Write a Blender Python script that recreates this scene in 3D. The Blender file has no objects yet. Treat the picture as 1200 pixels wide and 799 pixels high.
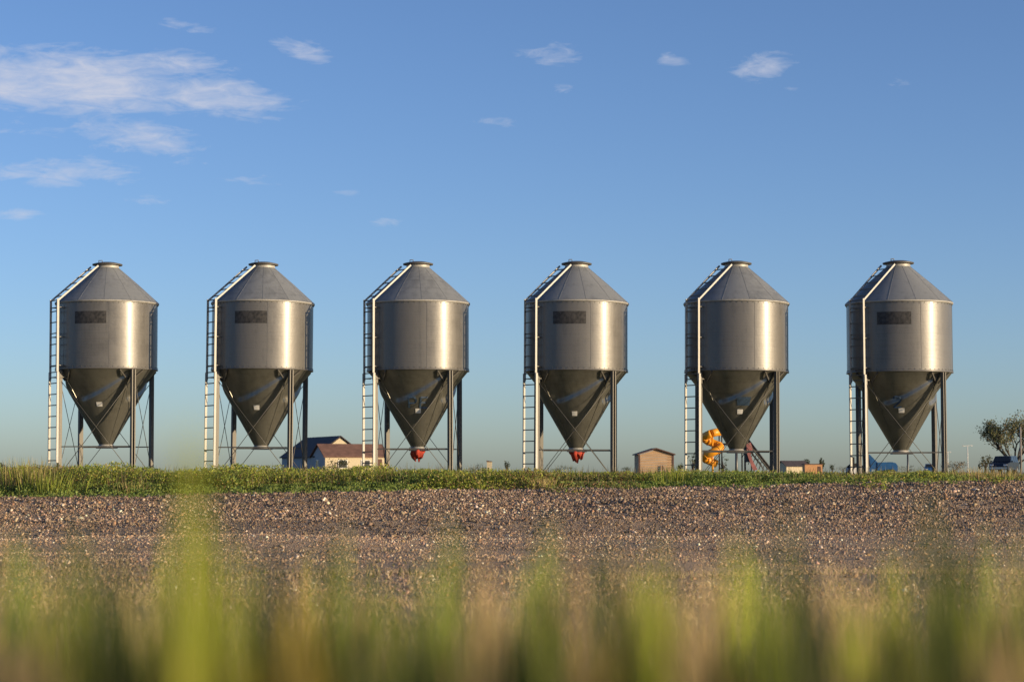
import bpy, math, random
import numpy as np
from mathutils import Vector, Matrix

random.seed(7)
rng = np.random.default_rng(11)
R_ = math.radians
scene = bpy.context.scene
col = scene.collection

# ------------------------------------------------------------------ camera
EYE = 0.10
FPX = 70.0 / 36.0 * 1200.0
PITCH = math.atan((553.0 - 399.5) / FPX)
cam_d = bpy.data.cameras.new("camera")
cam_d.lens = 70.0
cam_d.sensor_width = 36.0
cam_d.clip_start = 0.05
cam_d.clip_end = 12000.0
cam_d.dof.use_dof = True
cam_d.dof.focus_distance = 50.0
cam_d.dof.aperture_fstop = 3.4
cam = bpy.data.objects.new("camera", cam_d)
cam.location = (0, 0, EYE)
cam.rotation_euler = (math.pi / 2 + PITCH, 0, 0)
col.objects.link(cam)
scene.camera = cam


def at(px, py, Y):
    """photo pixel -> world point at depth Y"""
    a = (px - 600.0) / FPX
    b = (399.5 - py) / FPX
    d = Vector((a, math.cos(PITCH) - b * math.sin(PITCH), math.sin(PITCH) + b * math.cos(PITCH)))
    d *= Y / d.y
    return Vector((d.x, Y, d.z + EYE))


# ------------------------------------------------------------------ light
SUN_EL = 8.0
SUN_B = 26.0            # degrees the sun stands in front of the row (towards the camera side)
scene.view_settings.view_transform = 'Standard'
scene.view_settings.look = 'None'
scene.view_settings.exposure = 0.4
scene.view_settings.gamma = 1.0
scene.view_settings.use_curve_mapping = False

sd = Vector((math.cos(R_(SUN_B)) * math.cos(R_(SUN_EL)), -math.sin(R_(SUN_B)) * math.cos(R_(SUN_EL)), math.sin(R_(SUN_EL))))
sl = bpy.data.lights.new("sun", 'SUN')
sl.energy = 5.0
sl.angle = R_(0.5)
sl.color = (1.0, 0.78, 0.50)
so = bpy.data.objects.new("sun", sl)
so.rotation_euler = sd.to_track_quat('Z', 'Y').to_euler()
so.location = (40, -20, 30)
col.objects.link(so)

world = bpy.data.worlds.new("World")
scene.world = world
world.use_nodes = True
wt = world.node_tree
wt.nodes.clear()


def wn(t, **kw):
    n = wt.nodes.new(t)
    for k, v in kw.items():
        setattr(n, k, v)
    return n


out = wn('ShaderNodeOutputWorld')
sky = wn('ShaderNodeTexSky', sky_type='NISHITA')
sky.sun_disc = False
sky.sun_elevation = R_(SUN_EL)
sky.sun_rotation = R_(90 + SUN_B)
sky.altitude = 800
sky.air_density = 0.8
sky.dust_density = 1.2
sky.ozone_density = 2.1
bg = wn('ShaderNodeBackground')
bg.inputs['Strength'].default_value = 0.109
wb = wn('ShaderNodeMix', data_type='RGBA', blend_type='MULTIPLY')       # camera white balance of the sky
wb.inputs[0].default_value = 1.0
wb.inputs[7].default_value = (1.0, 1.06, 1.29, 1)
wt.links.new(sky.outputs[0], wb.inputs[6])
wt.links.new(wb.outputs[2], bg.inputs['Color'])
tc = wn('ShaderNodeTexCoord')
sep = wn('ShaderNodeSeparateXYZ')
wt.links.new(tc.outputs['Generated'], sep.inputs[0])


def wmath(op, a, b=None, clamp=False):
    n = wn('ShaderNodeMath', operation=op, use_clamp=clamp)
    for i, v in enumerate((a, b)):
        if v is None:
            continue
        if isinstance(v, (int, float)):
            n.inputs[i].default_value = v
        else:
            wt.links.new(v, n.inputs[i])
    return n.outputs[0]


# clouds high over the plain: azimuth / elevation slopes of each cloud bank
yy = wmath('MAXIMUM', sep.outputs[1], 0.02)
cu = wmath('DIVIDE', sep.outputs[0], yy)
cv = wmath('DIVIDE', sep.outputs[2], yy)
cxyz = wn('ShaderNodeCombineXYZ')
wt.links.new(cu, cxyz.inputs[0])
wt.links.new(cv, cxyz.inputs[1])
P = cxyz.outputs[0]


def wnoise(scale, stretch, detail, rough, off, distort=0.0):
    m = wn('ShaderNodeMapping')
    m.inputs['Scale'].default_value = stretch
    m.inputs['Location'].default_value = off
    wt.links.new(P, m.inputs[0])
    n = wn('ShaderNodeTexNoise')
    n.inputs['Scale'].default_value = scale
    n.inputs['Detail'].default_value = detail
    n.inputs['Roughness'].default_value = rough
    n.inputs['Distortion'].default_value = distort
    wt.links.new(m.outputs[0], n.inputs['Vector'])
    return n.outputs['Fac']


n_big = wnoise(24.0, (1.0, 2.6, 1), 9.0, 0.62, (3.1, 1.7, 0.3), 0.4)
n_wisp = wnoise(46.0, (1.0, 3.6, 1), 8.0, 0.66, (7.1, 2.2, 0.9), 0.9)
# px, py, rx, ry, rotation, strength, fluffiness
CL = [(70, 98, 285, 62, -3, 1.08), (240, 112, 160, 40, -6, 0.90), (150, 84, 200, 42, 2, 0.80), (30, 150, 120, 26, 0, 0.49),
      (165, 158, 130, 46, -10, 0.81), (70, 200, 175, 30, 2, 0.79), (205, 183, 90, 28, -4, 0.51), (310, 212, 90, 18, -8, 0.39),
      (15, 252, 55, 12, 0, 0.59), (345, 55, 85, 24, -14, 0.61), (215, 31, 70, 14, -6, 0.49), (645, 66, 84, 24, 0, 0.59),
      (785, 71, 40, 14, -6, 0.53), (893, 77, 64, 28, 12, 0.59), (1055, 99, 44, 16, 0, 0.47), (663, 103, 32, 11, 0, 0.47),
      (585, 142, 50, 15, -5, 0.45), (455, 260, 46, 11, 0, 0.55), (403, 226, 46, 11, 0, 0.49), (925, 107, 26, 9, 0, 0.43),
      (180, 236, 50, 12, 0, 0.37), (520, 72, 30, 8, 0, 0.37)]
mask = None
for (px, py, rx, ry, rot, st) in CL:
    c = at(px, py, 1.0)
    m = wn('ShaderNodeMapping', vector_type='TEXTURE')
    m.inputs['Location'].default_value = (c.x, c.z - EYE, 0)
    m.inputs['Rotation'].default_value = (0, 0, R_(rot))
    m.inputs['Scale'].default_value = (rx / FPX, ry / FPX, 1)
    wt.links.new(P, m.inputs[0])
    g = wn('ShaderNodeTexGradient', gradient_type='SPHERICAL')
    wt.links.new(m.outputs[0], g.inputs[0])
    # soft plateau
    q = wmath('MULTIPLY', g.outputs['Fac'], 1.35)
    q = wmath('MINIMUM', q, 1.0)
    q = wmath('MULTIPLY', q, st)
    mask = q if mask is None else wmath('MAXIMUM', mask, q)
nm = wmath('ADD', wmath('MULTIPLY', n_big, 0.62), wmath('MULTIPLY', n_wisp, 0.62))
dens = wmath('SUBTRACT', wmath('ADD', wmath('MULTIPLY', mask, 1.5), wmath('MULTIPLY', nm, 3.0)), 2.50)
dens = wmath('MULTIPLY', dens, wmath('MINIMUM', wmath('MULTIPLY', mask, 4.0), 1.0))
dens = wmath('MULTIPLY', dens, 0.86, True)
dens = wmath('MULTIPLY', dens, wmath('GREATER_THAN', sep.outputs[1], 0.05))
dens = wmath('MULTIPLY', dens, 0.82)
bgc = wn('ShaderNodeBackground')
bgc.inputs['Color'].default_value = (0.47, 0.485, 0.56, 1)
bgc.inputs['Strength'].default_value = 1.0
mixs = wn('ShaderNodeMixShader')
wt.links.new(dens, mixs.inputs[0])
wt.links.new(bg.outputs[0], mixs.inputs[1])
wt.links.new(bgc.outputs[0], mixs.inputs[2])
wt.links.new(mixs.outputs[0], out.inputs[0])

# ------------------------------------------------------------------ helpers


def tag(o, label=None, cat=None, group=None, kind=None):
    if label:
        o['label'] = label
    if cat:
        o['category'] = cat
    if group:
        o['group'] = group
    if kind:
        o['kind'] = kind
    return o


def empty(name, loc, rz=0.0):
    o = bpy.data.objects.new(name, None)
    o.empty_display_size = 0.2
    o.location = loc
    o.rotation_euler = (0, 0, rz)
    col.objects.link(o)
    return o


class MB:
    def __init__(self):
        self.v, self.f, self.n, self.sm = [], [], {}, []

    def face(self, idx, smooth=False):
        self.f.append(tuple(idx))
        self.sm.append(smooth)

    def box(self, c, s, M=None):
        b = len(self.v)
        for dx in (-.5, .5):
            for dy in (-.5, .5):
                for dz in (-.5, .5):
                    p = Vector((dx * s[0], dy * s[1], dz * s[2]))
                    if M is not None:
                        p = M @ p
                    self.v.append(tuple(p + Vector(c)))
        for f in ((0, 1, 3, 2), (4, 6, 7, 5), (0, 4, 5, 1), (2, 3, 7, 6), (0, 2, 6, 4), (1, 5, 7, 3)):
            self.face([b + i for i in f])
        return self

    def bar(self, p, q, w, h, up=(0, 0, 1)):
        """box from p to q, w across, h along 'up'"""
        p, q = Vector(p), Vector(q)
        z = (q - p)
        L = z.length
        z.normalize()
        y = Vector(up)
        y = y - z * y.dot(z)
        if y.length < 1e-4:
            y = Vector((0, 1, 0)) - z * z.y
        y.normalize()
        x = y.cross(z)
        M = Matrix((x, y, z)).transposed()
        return self.box((p + q) / 2, (w, h, L), M)

    def tube(self, pts, rad, n=8, cap=True):
        pts = [Vector(p) for p in pts]
        if not hasattr(rad, '__len__'):
            rad = [rad] * len(pts)
        rings = []
        px = None
        for i, p in enumerate(pts):
            t = (pts[min(i + 1, len(pts) - 1)] - pts[max(i - 1, 0)]).normalized()
            if px is None:
                a = Vector((0, 0, 1)) if abs(t.z) < 0.9 else Vector((1, 0, 0))
                x = t.cross(a).normalized()
            else:
                x = (px - t * px.dot(t)).normalized()
            px = x
            y = t.cross(x)
            b = len(self.v)
            for k in range(n):
                a = 2 * math.pi * k / n
                self.v.append(tuple(p + (x * math.cos(a) + y * math.sin(a)) * rad[i]))
            rings.append(b)
        for i in range(len(rings) - 1):
            for k in range(n):
                self.face((rings[i] + k, rings[i] + (k + 1) % n, rings[i + 1] + (k + 1) % n, rings[i + 1] + k), True)
        if cap:
            self.face([rings[0] + k for k in range(n)][::-1])
            self.face([rings[-1] + k for k in range(n)])
        return self

    def lathe(self, prof, n=48, a0=0.0, a1=2 * math.pi, center=(0, 0), smooth=True):
        """prof: (r, z) going so that faces point outward (upwards on the outside). az measured from -Y to +X"""
        closed = abs(a1 - a0 - 2 * math.pi) < 1e-6
        m = n if closed else n + 1
        b = len(self.v)
        for (r, z) in prof:
            for k in range(m):
                a = a0 + (a1 - a0) * k / n
                self.v.append((center[0] + r * math.sin(a), center[1] - r * math.cos(a), z))
        for i in range(len(prof) - 1):
            for k in range(n):
                k2 = (k + 1) % m
                self.face((b + i * m + k, b + i * m + k2, b + (i + 1) * m + k2, b + (i + 1) * m + k), smooth)
        return self

    def poly_prism(self, pts, d):
        """pts: list of 3D points (planar ring), extruded by vector d"""
        b = len(self.v)
        n = len(pts)
        d = Vector(d)
        for p in pts:
            self.v.append(tuple(Vector(p)))
        for p in pts:
            self.v.append(tuple(Vector(p) + d))
        self.face([b + i for i in range(n)][::-1])
        self.face([b + n + i for i in range(n)])
        for i in range(n):
            j = (i + 1) % n
            self.face((b + i, b + j, b + n + j, b + n + i))
        return self

    def mesh(self, name, m, fix=True):
        me = bpy.data.meshes.new(name)
        me.from_pydata(self.v, [], self.f)
        me.polygons.foreach_set('use_smooth', self.sm)
        if fix:
            import bmesh
            bm = bmesh.new()
            bm.from_mesh(me)
            bmesh.ops.recalc_face_normals(bm, faces=bm.faces)
            bm.to_mesh(me)
            bm.free()
        me.materials.append(m)
        me.update()
        return me

    def build(self, name, m, parent=None, loc=(0, 0, 0), rz=0.0, fix=True):
        return link(name, self.mesh(name, m, fix), parent, loc, rz)


def link(name, me, parent=None, loc=(0, 0, 0), rz=0.0):
    o = bpy.data.objects.new(name, me)
    o.location = loc
    o.rotation_euler = (0, 0, rz)
    col.objects.link(o)
    if parent is not None:
        o.parent = parent
    return o


def copy_tree(o, parent=None):
    c = o.copy()
    col.objects.link(c)
    c.parent = parent
    for ch in list(o.children):
        copy_tree(ch, c)
    return c


# ------------------------------------------------------------------ materials
def new_mat(name):
    m = bpy.data.materials.new(name)
    m.use_nodes = True
    nt = m.node_tree
    p = nt.nodes['Principled BSDF']
    return m, nt, p


def mnode(nt, t, **kw):
    n = nt.nodes.new(t)
    for k, v in kw.items():
        setattr(n, k, v)
    return n


def plain(name, c, rough=0.6, metal=0.0, var=0.15, scale=6.0, bump=0.0, stretch=(1, 1, 1)):
    m, nt, p = new_mat(name)
    tcn = mnode(nt, 'ShaderNodeTexCoord')
    mp = mnode(nt, 'ShaderNodeMapping')
    mp.inputs['Scale'].default_value = stretch
    nt.links.new(tcn.outputs['Object'], mp.inputs[0])
    nz = mnode(nt, 'ShaderNodeTexNoise')
    nz.inputs['Scale'].default_value = scale
    nz.inputs['Detail'].default_value = 5
    nt.links.new(mp.outputs[0], nz.inputs['Vector'])
    r = mnode(nt, 'ShaderNodeValToRGB')
    r.color_ramp.elements[0].position = 0.3
    r.color_ramp.elements[1].position = 0.7
    r.color_ramp.elements[0].color = tuple(x * (1 - var) for x in c) + (1,)
    r.color_ramp.elements[1].color = tuple(min(1, x * (1 + var)) for x in c) + (1,)
    nt.links.new(nz.outputs['Fac'], r.inputs[0])
    nt.links.new(r.outputs[0], p.inputs['Base Color'])
    p.inputs['Roughness'].default_value = rough
    p.inputs['Metallic'].default_value = metal
    if bump:
        bn = mnode(nt, 'ShaderNodeBump')
        bn.inputs['Strength'].default_value = bump
        nt.links.new(nz.outputs['Fac'], bn.inputs['Height'])
        nt.links.new(bn.outputs[0], p.inputs['Normal'])
    return m


def galvanized(name, base, r0, r1, metal=0.92, bump=0.04):
    """weathered zinc sheet: spangle, vertical rain streaks, faint rolled bands"""
    m, nt, p = new_mat(name)
    tcn = mnode(nt, 'ShaderNodeTexCoord')
    oi = mnode(nt, 'ShaderNodeObjectInfo')

    def nz(scale, stretch, detail=6, rough=0.6):
        mp = mnode(nt, 'ShaderNodeMapping')
        mp.inputs['Scale'].default_value = stretch
        nt.links.new(tcn.outputs['Object'], mp.inputs[0])
        nt.links.new(oi.outputs['Location'], mp.inputs['Location'])
        n = mnode(nt, 'ShaderNodeTexNoise')
        n.inputs['Scale'].default_value = scale
        n.inputs['Detail'].default_value = detail
        n.inputs['Roughness'].default_value = rough
        nt.links.new(mp.outputs[0], n.inputs['Vector'])
        return n.outputs['Fac']

    streak = nz(7.0, (1, 1, 0.06))
    blot = nz(2.2, (1, 1, 1))
    spang = nz(42.0, (1, 1, 1), 3)
    band = nz(7.0, (0.15, 0.15, 3.2), 4)

    def mth(op, a, b):
        n = mnode(nt, 'ShaderNodeMath', operation=op)
        for i, v in enumerate((a, b)):
            if isinstance(v, (int, float)):
                n.inputs[i].default_value = v
            else:
                nt.links.new(v, n.inputs[i])
        return n.outputs[0]
    s = mth('ADD', mth('MULTIPLY', streak, 0.42), mth('ADD', mth('MULTIPLY', blot, 0.42), mth('ADD', mth('MULTIPLY', spang, 0.2), mth('MULTIPLY', band, 0.2))))
    s = mth('ADD', s, mth('MULTIPLY', mth('SUBTRACT', oi.outputs['Random'], 0.5), 0.10))
    rp = mnode(nt, 'ShaderNodeValToRGB')
    rp.color_ramp.elements[0].position = 0.36
    rp.color_ramp.elements[1].position = 0.64
    rp.color_ramp.elements[0].color = tuple(x * 0.66 for x in base) + (1,)
    rp.color_ramp.elements[1].color = tuple(x * 1.22 for x in base) + (1,)
    nt.links.new(s, rp.inputs[0])
    nt.links.new(rp.outputs[0], p.inputs['Base Color'])
    rr = mnode(nt, 'ShaderNodeMapRange')
    rr.inputs['From Min'].default_value = 0.38
    rr.inputs['From Max'].default_value = 0.62
    rr.inputs['To Min'].default_value = r0
    rr.inputs['To Max'].default_value = r1
    nt.links.new(s, rr.inputs['Value'])
    nt.links.new(rr.outputs[0], p.inputs['Roughness'])
    p.inputs['Metallic'].default_value = metal
    bn = mnode(nt, 'ShaderNodeBump')
    bn.inputs['Strength'].default_value = bump
    bn.inputs['Distance'].default_value = 0.05
    hb = mth('ADD', mth('MULTIPLY', band, 0.5), mth('MULTIPLY', blot, 1.0))
    nt.links.new(hb, bn.inputs['Height'])
    nt.links.new(bn.outputs[0], p.inputs['Normal'])
    return m


M = {}
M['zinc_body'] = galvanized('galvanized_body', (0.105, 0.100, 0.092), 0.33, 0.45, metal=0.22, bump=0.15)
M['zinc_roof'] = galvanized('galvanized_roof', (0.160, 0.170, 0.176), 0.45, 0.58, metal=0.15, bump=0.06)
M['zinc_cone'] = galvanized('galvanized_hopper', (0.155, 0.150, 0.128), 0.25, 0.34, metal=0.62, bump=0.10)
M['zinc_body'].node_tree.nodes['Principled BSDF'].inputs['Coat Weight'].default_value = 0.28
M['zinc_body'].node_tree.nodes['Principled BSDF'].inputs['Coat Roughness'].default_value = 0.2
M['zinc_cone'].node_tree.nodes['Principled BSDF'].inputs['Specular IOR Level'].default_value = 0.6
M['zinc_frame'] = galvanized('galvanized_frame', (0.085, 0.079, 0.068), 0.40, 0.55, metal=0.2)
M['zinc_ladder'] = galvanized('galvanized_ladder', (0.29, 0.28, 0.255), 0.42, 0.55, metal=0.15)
M['dark_steel'] = plain('dark_steel', (0.10, 0.10, 0.10), 0.5, 0.7)
M['concrete'] = plain('concrete', (0.36, 0.34, 0.31), 0.9, 0, 0.2, 3.0, 0.2)
M['plate'] = plain('faded_name_plate', (0.028, 0.026, 0.024), 0.6, 0, 0.8, 13.0)
M['sticker_white'] = plain('white_sticker', (0.62, 0.60, 0.55), 0.5, 0, 0.1)
M['paint_blue'] = plain('blue_marking', (0.025, 0.050, 0.085), 0.6, 0, 0.4, 20)
M['red_plastic'] = plain('red_plastic', (0.40, 0.045, 0.022), 0.75, 0, 0.25, 8, 0.3)
M['yellow_plastic'] = plain('yellow_slide_plastic', (0.68, 0.28, 0.014), 0.45, 0, 0.08)
M['pink_panel'] = plain('faded_red_panel', (0.28, 0.10, 0.09), 0.7, 0, 0.35, 4)
M['black_rope'] = plain('black_rope', (0.02, 0.02, 0.022), 0.8)
M['play_post'] = plain('play_post_paint', (0.03, 0.035, 0.04), 0.5)
M['bark'] = plain('bark', (0.075, 0.062, 0.05), 0.95, 0, 0.35, 5, 0.5, (1, 1, .3))
M['brown_roof'] = plain('brown_shingles', (0.16, 0.085, 0.06), 0.9, 0, 0.25, 1.5, 0.3)
M['dark_roof'] = plain('dark_shingles', (0.055, 0.045, 0.05), 0.9, 0, 0.2, 1.5, 0.3)  # own tone on the far house, painted shade on the rear wing
M['cream_wall'] = plain('cream_siding', (0.50, 0.42, 0.28), 0.8, 0, 0.06, 1.0)
M['shaded_wall'] = plain('cream_siding_shaded', (0.30, 0.31, 0.33), 0.8, 0, 0.06, 1.0)  # grey tone puts the shade into the cream siding
M['tan_wood'] = plain('tan_wood_boards', (0.42, 0.27, 0.15), 0.85, 0, 0.2, 2.0, 0.2, (0.3, 0.3, 3))
M['brown_trim'] = plain('brown_trim', (0.10, 0.05, 0.035), 0.8)
M['orange_wall'] = plain('orange_tan_wall', (0.52, 0.27, 0.12), 0.8, 0, 0.1, 1)
M['glass'] = plain('dark_glass', (0.02, 0.025, 0.03), 0.08, 0, 0.1)
M['car_navy'] = plain('navy_car_paint', (0.018, 0.026, 0.045), 0.25, 0.2, 0.1)
M['machine_blue'] = plain('blue_machine_paint', (0.012, 0.075, 0.20), 0.4, 0.0, 0.15, 4)
M['rubber'] = plain('black_rubber', (0.02, 0.02, 0.02), 0.85)
M['chrome'] = plain('dull_metal', (0.5, 0.5, 0.5), 0.3, 0.9)
M['lamp_lens'] = plain('lamp_lens', (0.6, 0.6, 0.62), 0.15, 0)
M['weathered_post'] = plain('weathered_wood', (0.20, 0.18, 0.16), 0.9, 0, 0.3, 6, 0.2, (1, 1, .2))
M['pale_post'] = plain('pale_pole_paint', (0.55, 0.54, 0.50), 0.6)


def leaf_mat(name, transl=0.45, rough=0.55, spec=0.3):
    m = bpy.data.materials.new(name)
    m.use_nodes = True
    nt = m.node_tree
    p = nt.nodes['Principled BSDF']
    o = nt.nodes['Material Output']
    a = mnode(nt, 'ShaderNodeAttribute', attribute_name='col')
    nt.links.new(a.outputs['Color'], p.inputs['Base Color'])
    p.inputs['Roughness'].default_value = rough
    p.inputs['Specular IOR Level'].default_value = spec
    t = mnode(nt, 'ShaderNodeBsdfTranslucent')
    nt.links.new(a.outputs['Color'], t.inputs['Color'])
    mx = mnode(nt, 'ShaderNodeMixShader')
    mx.inputs[0].default_value = transl
    nt.links.new(p.outputs[0], mx.inputs[1])
    nt.links.new(t.outputs[0], mx.inputs[2])
    nt.links.new(mx.outputs[0], o.inputs[0])
    return m


M['leaf'] = leaf_mat('leaf')
M['blade'] = leaf_mat('grass_blade', 0.45, 0.5, 0.3)
M['stone'] = leaf_mat('gravel_stone', 0.0, 0.85, 0.3)


def np_mesh(name, verts, faces, cols=None, mat=None):
    """verts (N,3), faces (F,k) same-size polygons, cols (N,3)"""
    me = bpy.data.meshes.new(name)
    verts = np.ascontiguousarray(verts, dtype=np.float32)
    faces = np.ascontiguousarray(faces, dtype=np.int32)
    F, k = faces.shape
    me.vertices.add(len(verts))
    me.vertices.foreach_set('co', verts.ravel())
    me.loops.add(F * k)
    me.loops.foreach_set('vertex_index', faces.ravel())
    me.polygons.add(F)
    me.polygons.foreach_set('loop_start', np.arange(0, F * k, k, dtype=np.int32))
    if cols is not None:
        a = me.attributes.new('col', 'FLOAT_COLOR', 'POINT')
        c4 = np.ones((len(verts), 4), dtype=np.float32)
        c4[:, :3] = cols
        a.data.foreach_set('color', c4.ravel())
    if mat:
        me.materials.append(mat)
    me.update(calc_edges=True)
    return me


# ------------------------------------------------------------------ terrain
def sstep(a, b, x):
    t = np.clip((x - a) / (b - a), 0, 1)
    return t * t * (3 - 2 * t)


def vnoise(x, y, s, seed=0):
    """cheap smooth value noise, numpy"""
    x = np.asarray(x) / s
    y = np.asarray(y) / s
    xi = np.floor(x).astype(np.int64)
    yi = np.floor(y).astype(np.int64)
    fx = x - xi
    fy = y - yi
    fx = fx * fx * (3 - 2 * fx)
    fy = fy * fy * (3 - 2 * fy)

    def h(a, b):
        n = np.sin(a * 127.1 + b * 311.7 + seed * 74.7) * 43758.5453
        return n - np.floor(n)
    return (h(xi, yi) * (1 - fx) + h(xi + 1, yi) * fx) * (1 - fy) + (h(xi, yi + 1) * (1 - fx) + h(xi + 1, yi + 1) * fx) * fy - 0.5


PD = np.array([-60, 0, 4, 8, 10, 14, 18, 24, 32, 35, 38, 41, 43.5, 45])
PZ = np.array([-0.9, -0.72, -0.70, -0.72, -0.74, -0.82, -0.88, -0.95, -0.93, -0.83, -0.66, -0.48, -0.37, -0.33])


def ground_z(x, d):
    x = np.asarray(x, dtype=float)
    d = np.asarray(d, dtype=float)
    xc = np.clip(x, -40, 40)
    base = np.interp(d, PD, PZ)
    crest = -0.285 + 0.0135 * xc          # height of the bank's edge
    w = sstep(24, 45, d)
    z = base + (crest + 0.33) * w
    binz = -0.0085 * (np.clip(x, -40, 40) + 11.03)
    w2 = sstep(45.2, 49.0, d)
    z = z * (1 - w2) + binz * w2
    far = sstep(62, 140, d)
    z = z * (1 - far) + (-0.25) * far
    # ruts and humps in the gravel
    g = sstep(12, 18, d) * (1 - sstep(43, 46, d))
    z = z + g * (0.10 * vnoise(x, d, 4.3, 1) + 0.06 * vnoise(x, d, 1.3, 2) + 0.18 * vnoise(x * 0.14, d, 1.5, 3))
    # wheel ruts running along the road
    for (dc, dep, wd) in ((22.5, 0.03, 0.45), (27.5, 0.05, 0.5), (18.3, 0.03, 0.4), (36.2, .07, .5)):
        dd = d - dc - 0.5 * vnoise(x, x * 0, 9.0, dc)
        z = z - dep * np.exp(-(dd / wd) ** 2) * (0.6 + 0.8 * (vnoise(x, d * 0, 5.0, dc + 1) + .5))
    z = z + 0.04 * vnoise(x, d, 0.9, 5) * (d < 14)
    return z


def nonuni(fine_lo, fine_hi, n, lo, hi, grow=1.18):
    a = list(np.linspace(fine_lo, fine_hi, n))
    s = a[1] - a[0]
    st = s
    while a[-1] < hi:
        st *= grow
        a.append(a[-1] + st)
    st = s
    while a[0] > lo:
        st *= grow
        a.insert(0, a[0] - st)
    return np.array(a)


gx = nonuni(-16, 16, 130, -6000, 6000, 1.25)
gy = nonuni(2, 52, 190, -60, 9000, 1.22)
GX, GY = np.meshgrid(gx, gy)
GZ = ground_z(GX, GY)
nv = len(gx)
idx = np.arange(GX.size).reshape(GX.shape)
gf = np.stack([idx[:-1, :-1], idx[:-1, 1:], idx[1:, 1:], idx[1:, :-1]], -1).reshape(-1, 4)


def ground_mat():
    m, nt, p = new_mat('ground_soil_and_gravel')
    tcn = mnode(nt, 'ShaderNodeTexCoord')
    P_ = tcn.outputs['Object']
    sp = mnode(nt, 'ShaderNodeSeparateXYZ')
    nt.links.new(P_, sp.inputs[0])

    def noise(scale, detail=6, rough=0.6):
        n = mnode(nt, 'ShaderNodeTexNoise')
        n.inputs['Scale'].default_value = scale
        n.inputs['Detail'].default_value = detail
        n.inputs['Roughness'].default_value = rough
        nt.links.new(P_, n.inputs['Vector'])
        return n.outputs['Fac']

    def ramp(src, stops):
        r = mnode(nt, 'ShaderNodeValToRGB')
        el = r.color_ramp.elements
        while len(el) < len(stops):
            el.new(0.5)
        for e, (pos, c) in zip(el, stops):
            e.position = pos
            e.color = tuple(c) + (1,)
        nt.links.new(src, r.inputs[0])
        return r.outputs[0]

    def mth(op, a, b):
        n = mnode(nt, 'ShaderNodeMath', operation=op)
        for i, v in enumerate((a, b)):
            if isinstance(v, (int, float)):
                n.inputs[i].default_value = v
            else:
                nt.links.new(v, n.inputs[i])
        return n.outputs[0]

    def step(v, a, b):
        n = mnode(nt, 'ShaderNodeMapRange', interpolation_type='SMOOTHSTEP')
        n.inputs['From Min'].default_value = a
        n.inputs['From Max'].default_value = b
        nt.links.new(v, n.inputs['Value'])
        return n.outputs[0]

    def mix(f, a, b):
        n = mnode(nt, 'ShaderNodeMix', data_type='RGBA')
        nt.links.new(f, n.inputs[0])
        nt.links.new(a, n.inputs[6])
        nt.links.new(b, n.inputs[7])
        return n.outputs[2]
    vor = mnode(nt, 'ShaderNodeTexVoronoi')
    vor.inputs['Scale'].default_value = 42.0
    nt.links.new(P_, vor.inputs['Vector'])
    sepc = mnode(nt, 'ShaderNodeSeparateColor')
    nt.links.new(vor.outputs['Color'], sepc.inputs[0])
    grav = ramp(sepc.outputs[0], [(0.0, (0.20, 0.14, 0.09)), (0.5, (0.32, 0.23, 0.15)), (1.0, (0.50, 0.38, 0.26))])
    patch = ramp(noise(0.35), [(0.35, (0.44, 0.305, 0.18)), (0.65, (0.29, 0.195, 0.115))])
    g2 = mnode(nt, 'ShaderNodeMix', data_type='RGBA')
    g2.inputs[0].default_value = 0.55
    nt.links.new(grav, g2.inputs[6])
    nt.links.new(patch, g2.inputs[7])
    soil = ramp(noise(1.6), [(0.3, (0.24, 0.17, 0.10)), (0.7, (0.40, 0.30, 0.18))])
    veg = ramp(noise(0.8), [(0.3, (0.11, 0.12, 0.045)), (0.7, (0.24, 0.21, 0.10))])
    ny = mth('ADD', sp.outputs[1], mth('MULTIPLY', noise(0.5), 5.0))
    c = mix(step(ny, 13.5, 17.5), soil, g2.outputs[2])
    c = mix(step(mth('ADD', sp.outputs[1], mth('MULTIPLY', noise(1.0), 1.2)), 45.2, 46.0), c, veg)
    nt.links.new(c, p.inputs['Base Color'])
    p.inputs['Roughness'].default_value = 0.95
    bn = mnode(nt, 'ShaderNodeBump')
    bn.inputs['Strength'].default_value = 0.7
    bn.inputs['Distance'].default_value = 0.03
    nt.links.new(mth('ADD', vor.outputs['Distance'], noise(12)), bn.inputs['Height'])
    nt.links.new(bn.outputs[0], p.inputs['Normal'])
    return m


gme = np_mesh('ground', np.stack([GX, GY, GZ], -1).reshape(-1, 3), gf, None, ground_mat())
gme.polygons.foreach_set('use_smooth', np.ones(len(gme.polygons), dtype=bool))
ground = link('ground', gme)
tag(ground, kind='structure')


# ------------------------------------------------------------------ feed bins
BR = 1.3716
Z_OUT, Z_SEAM, Z_EAVE, Z_CAPB, Z_CAPT = 0.81, 2.89, 4.73, 5.70, 5.85
LAD_A, LEG_A = -55.0, 40.5
LAD_R = 1.53


def polar(A, r, z):
    a = R_(A)
    return Vector((r * math.sin(a), -r * math.cos(a), z))


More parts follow.
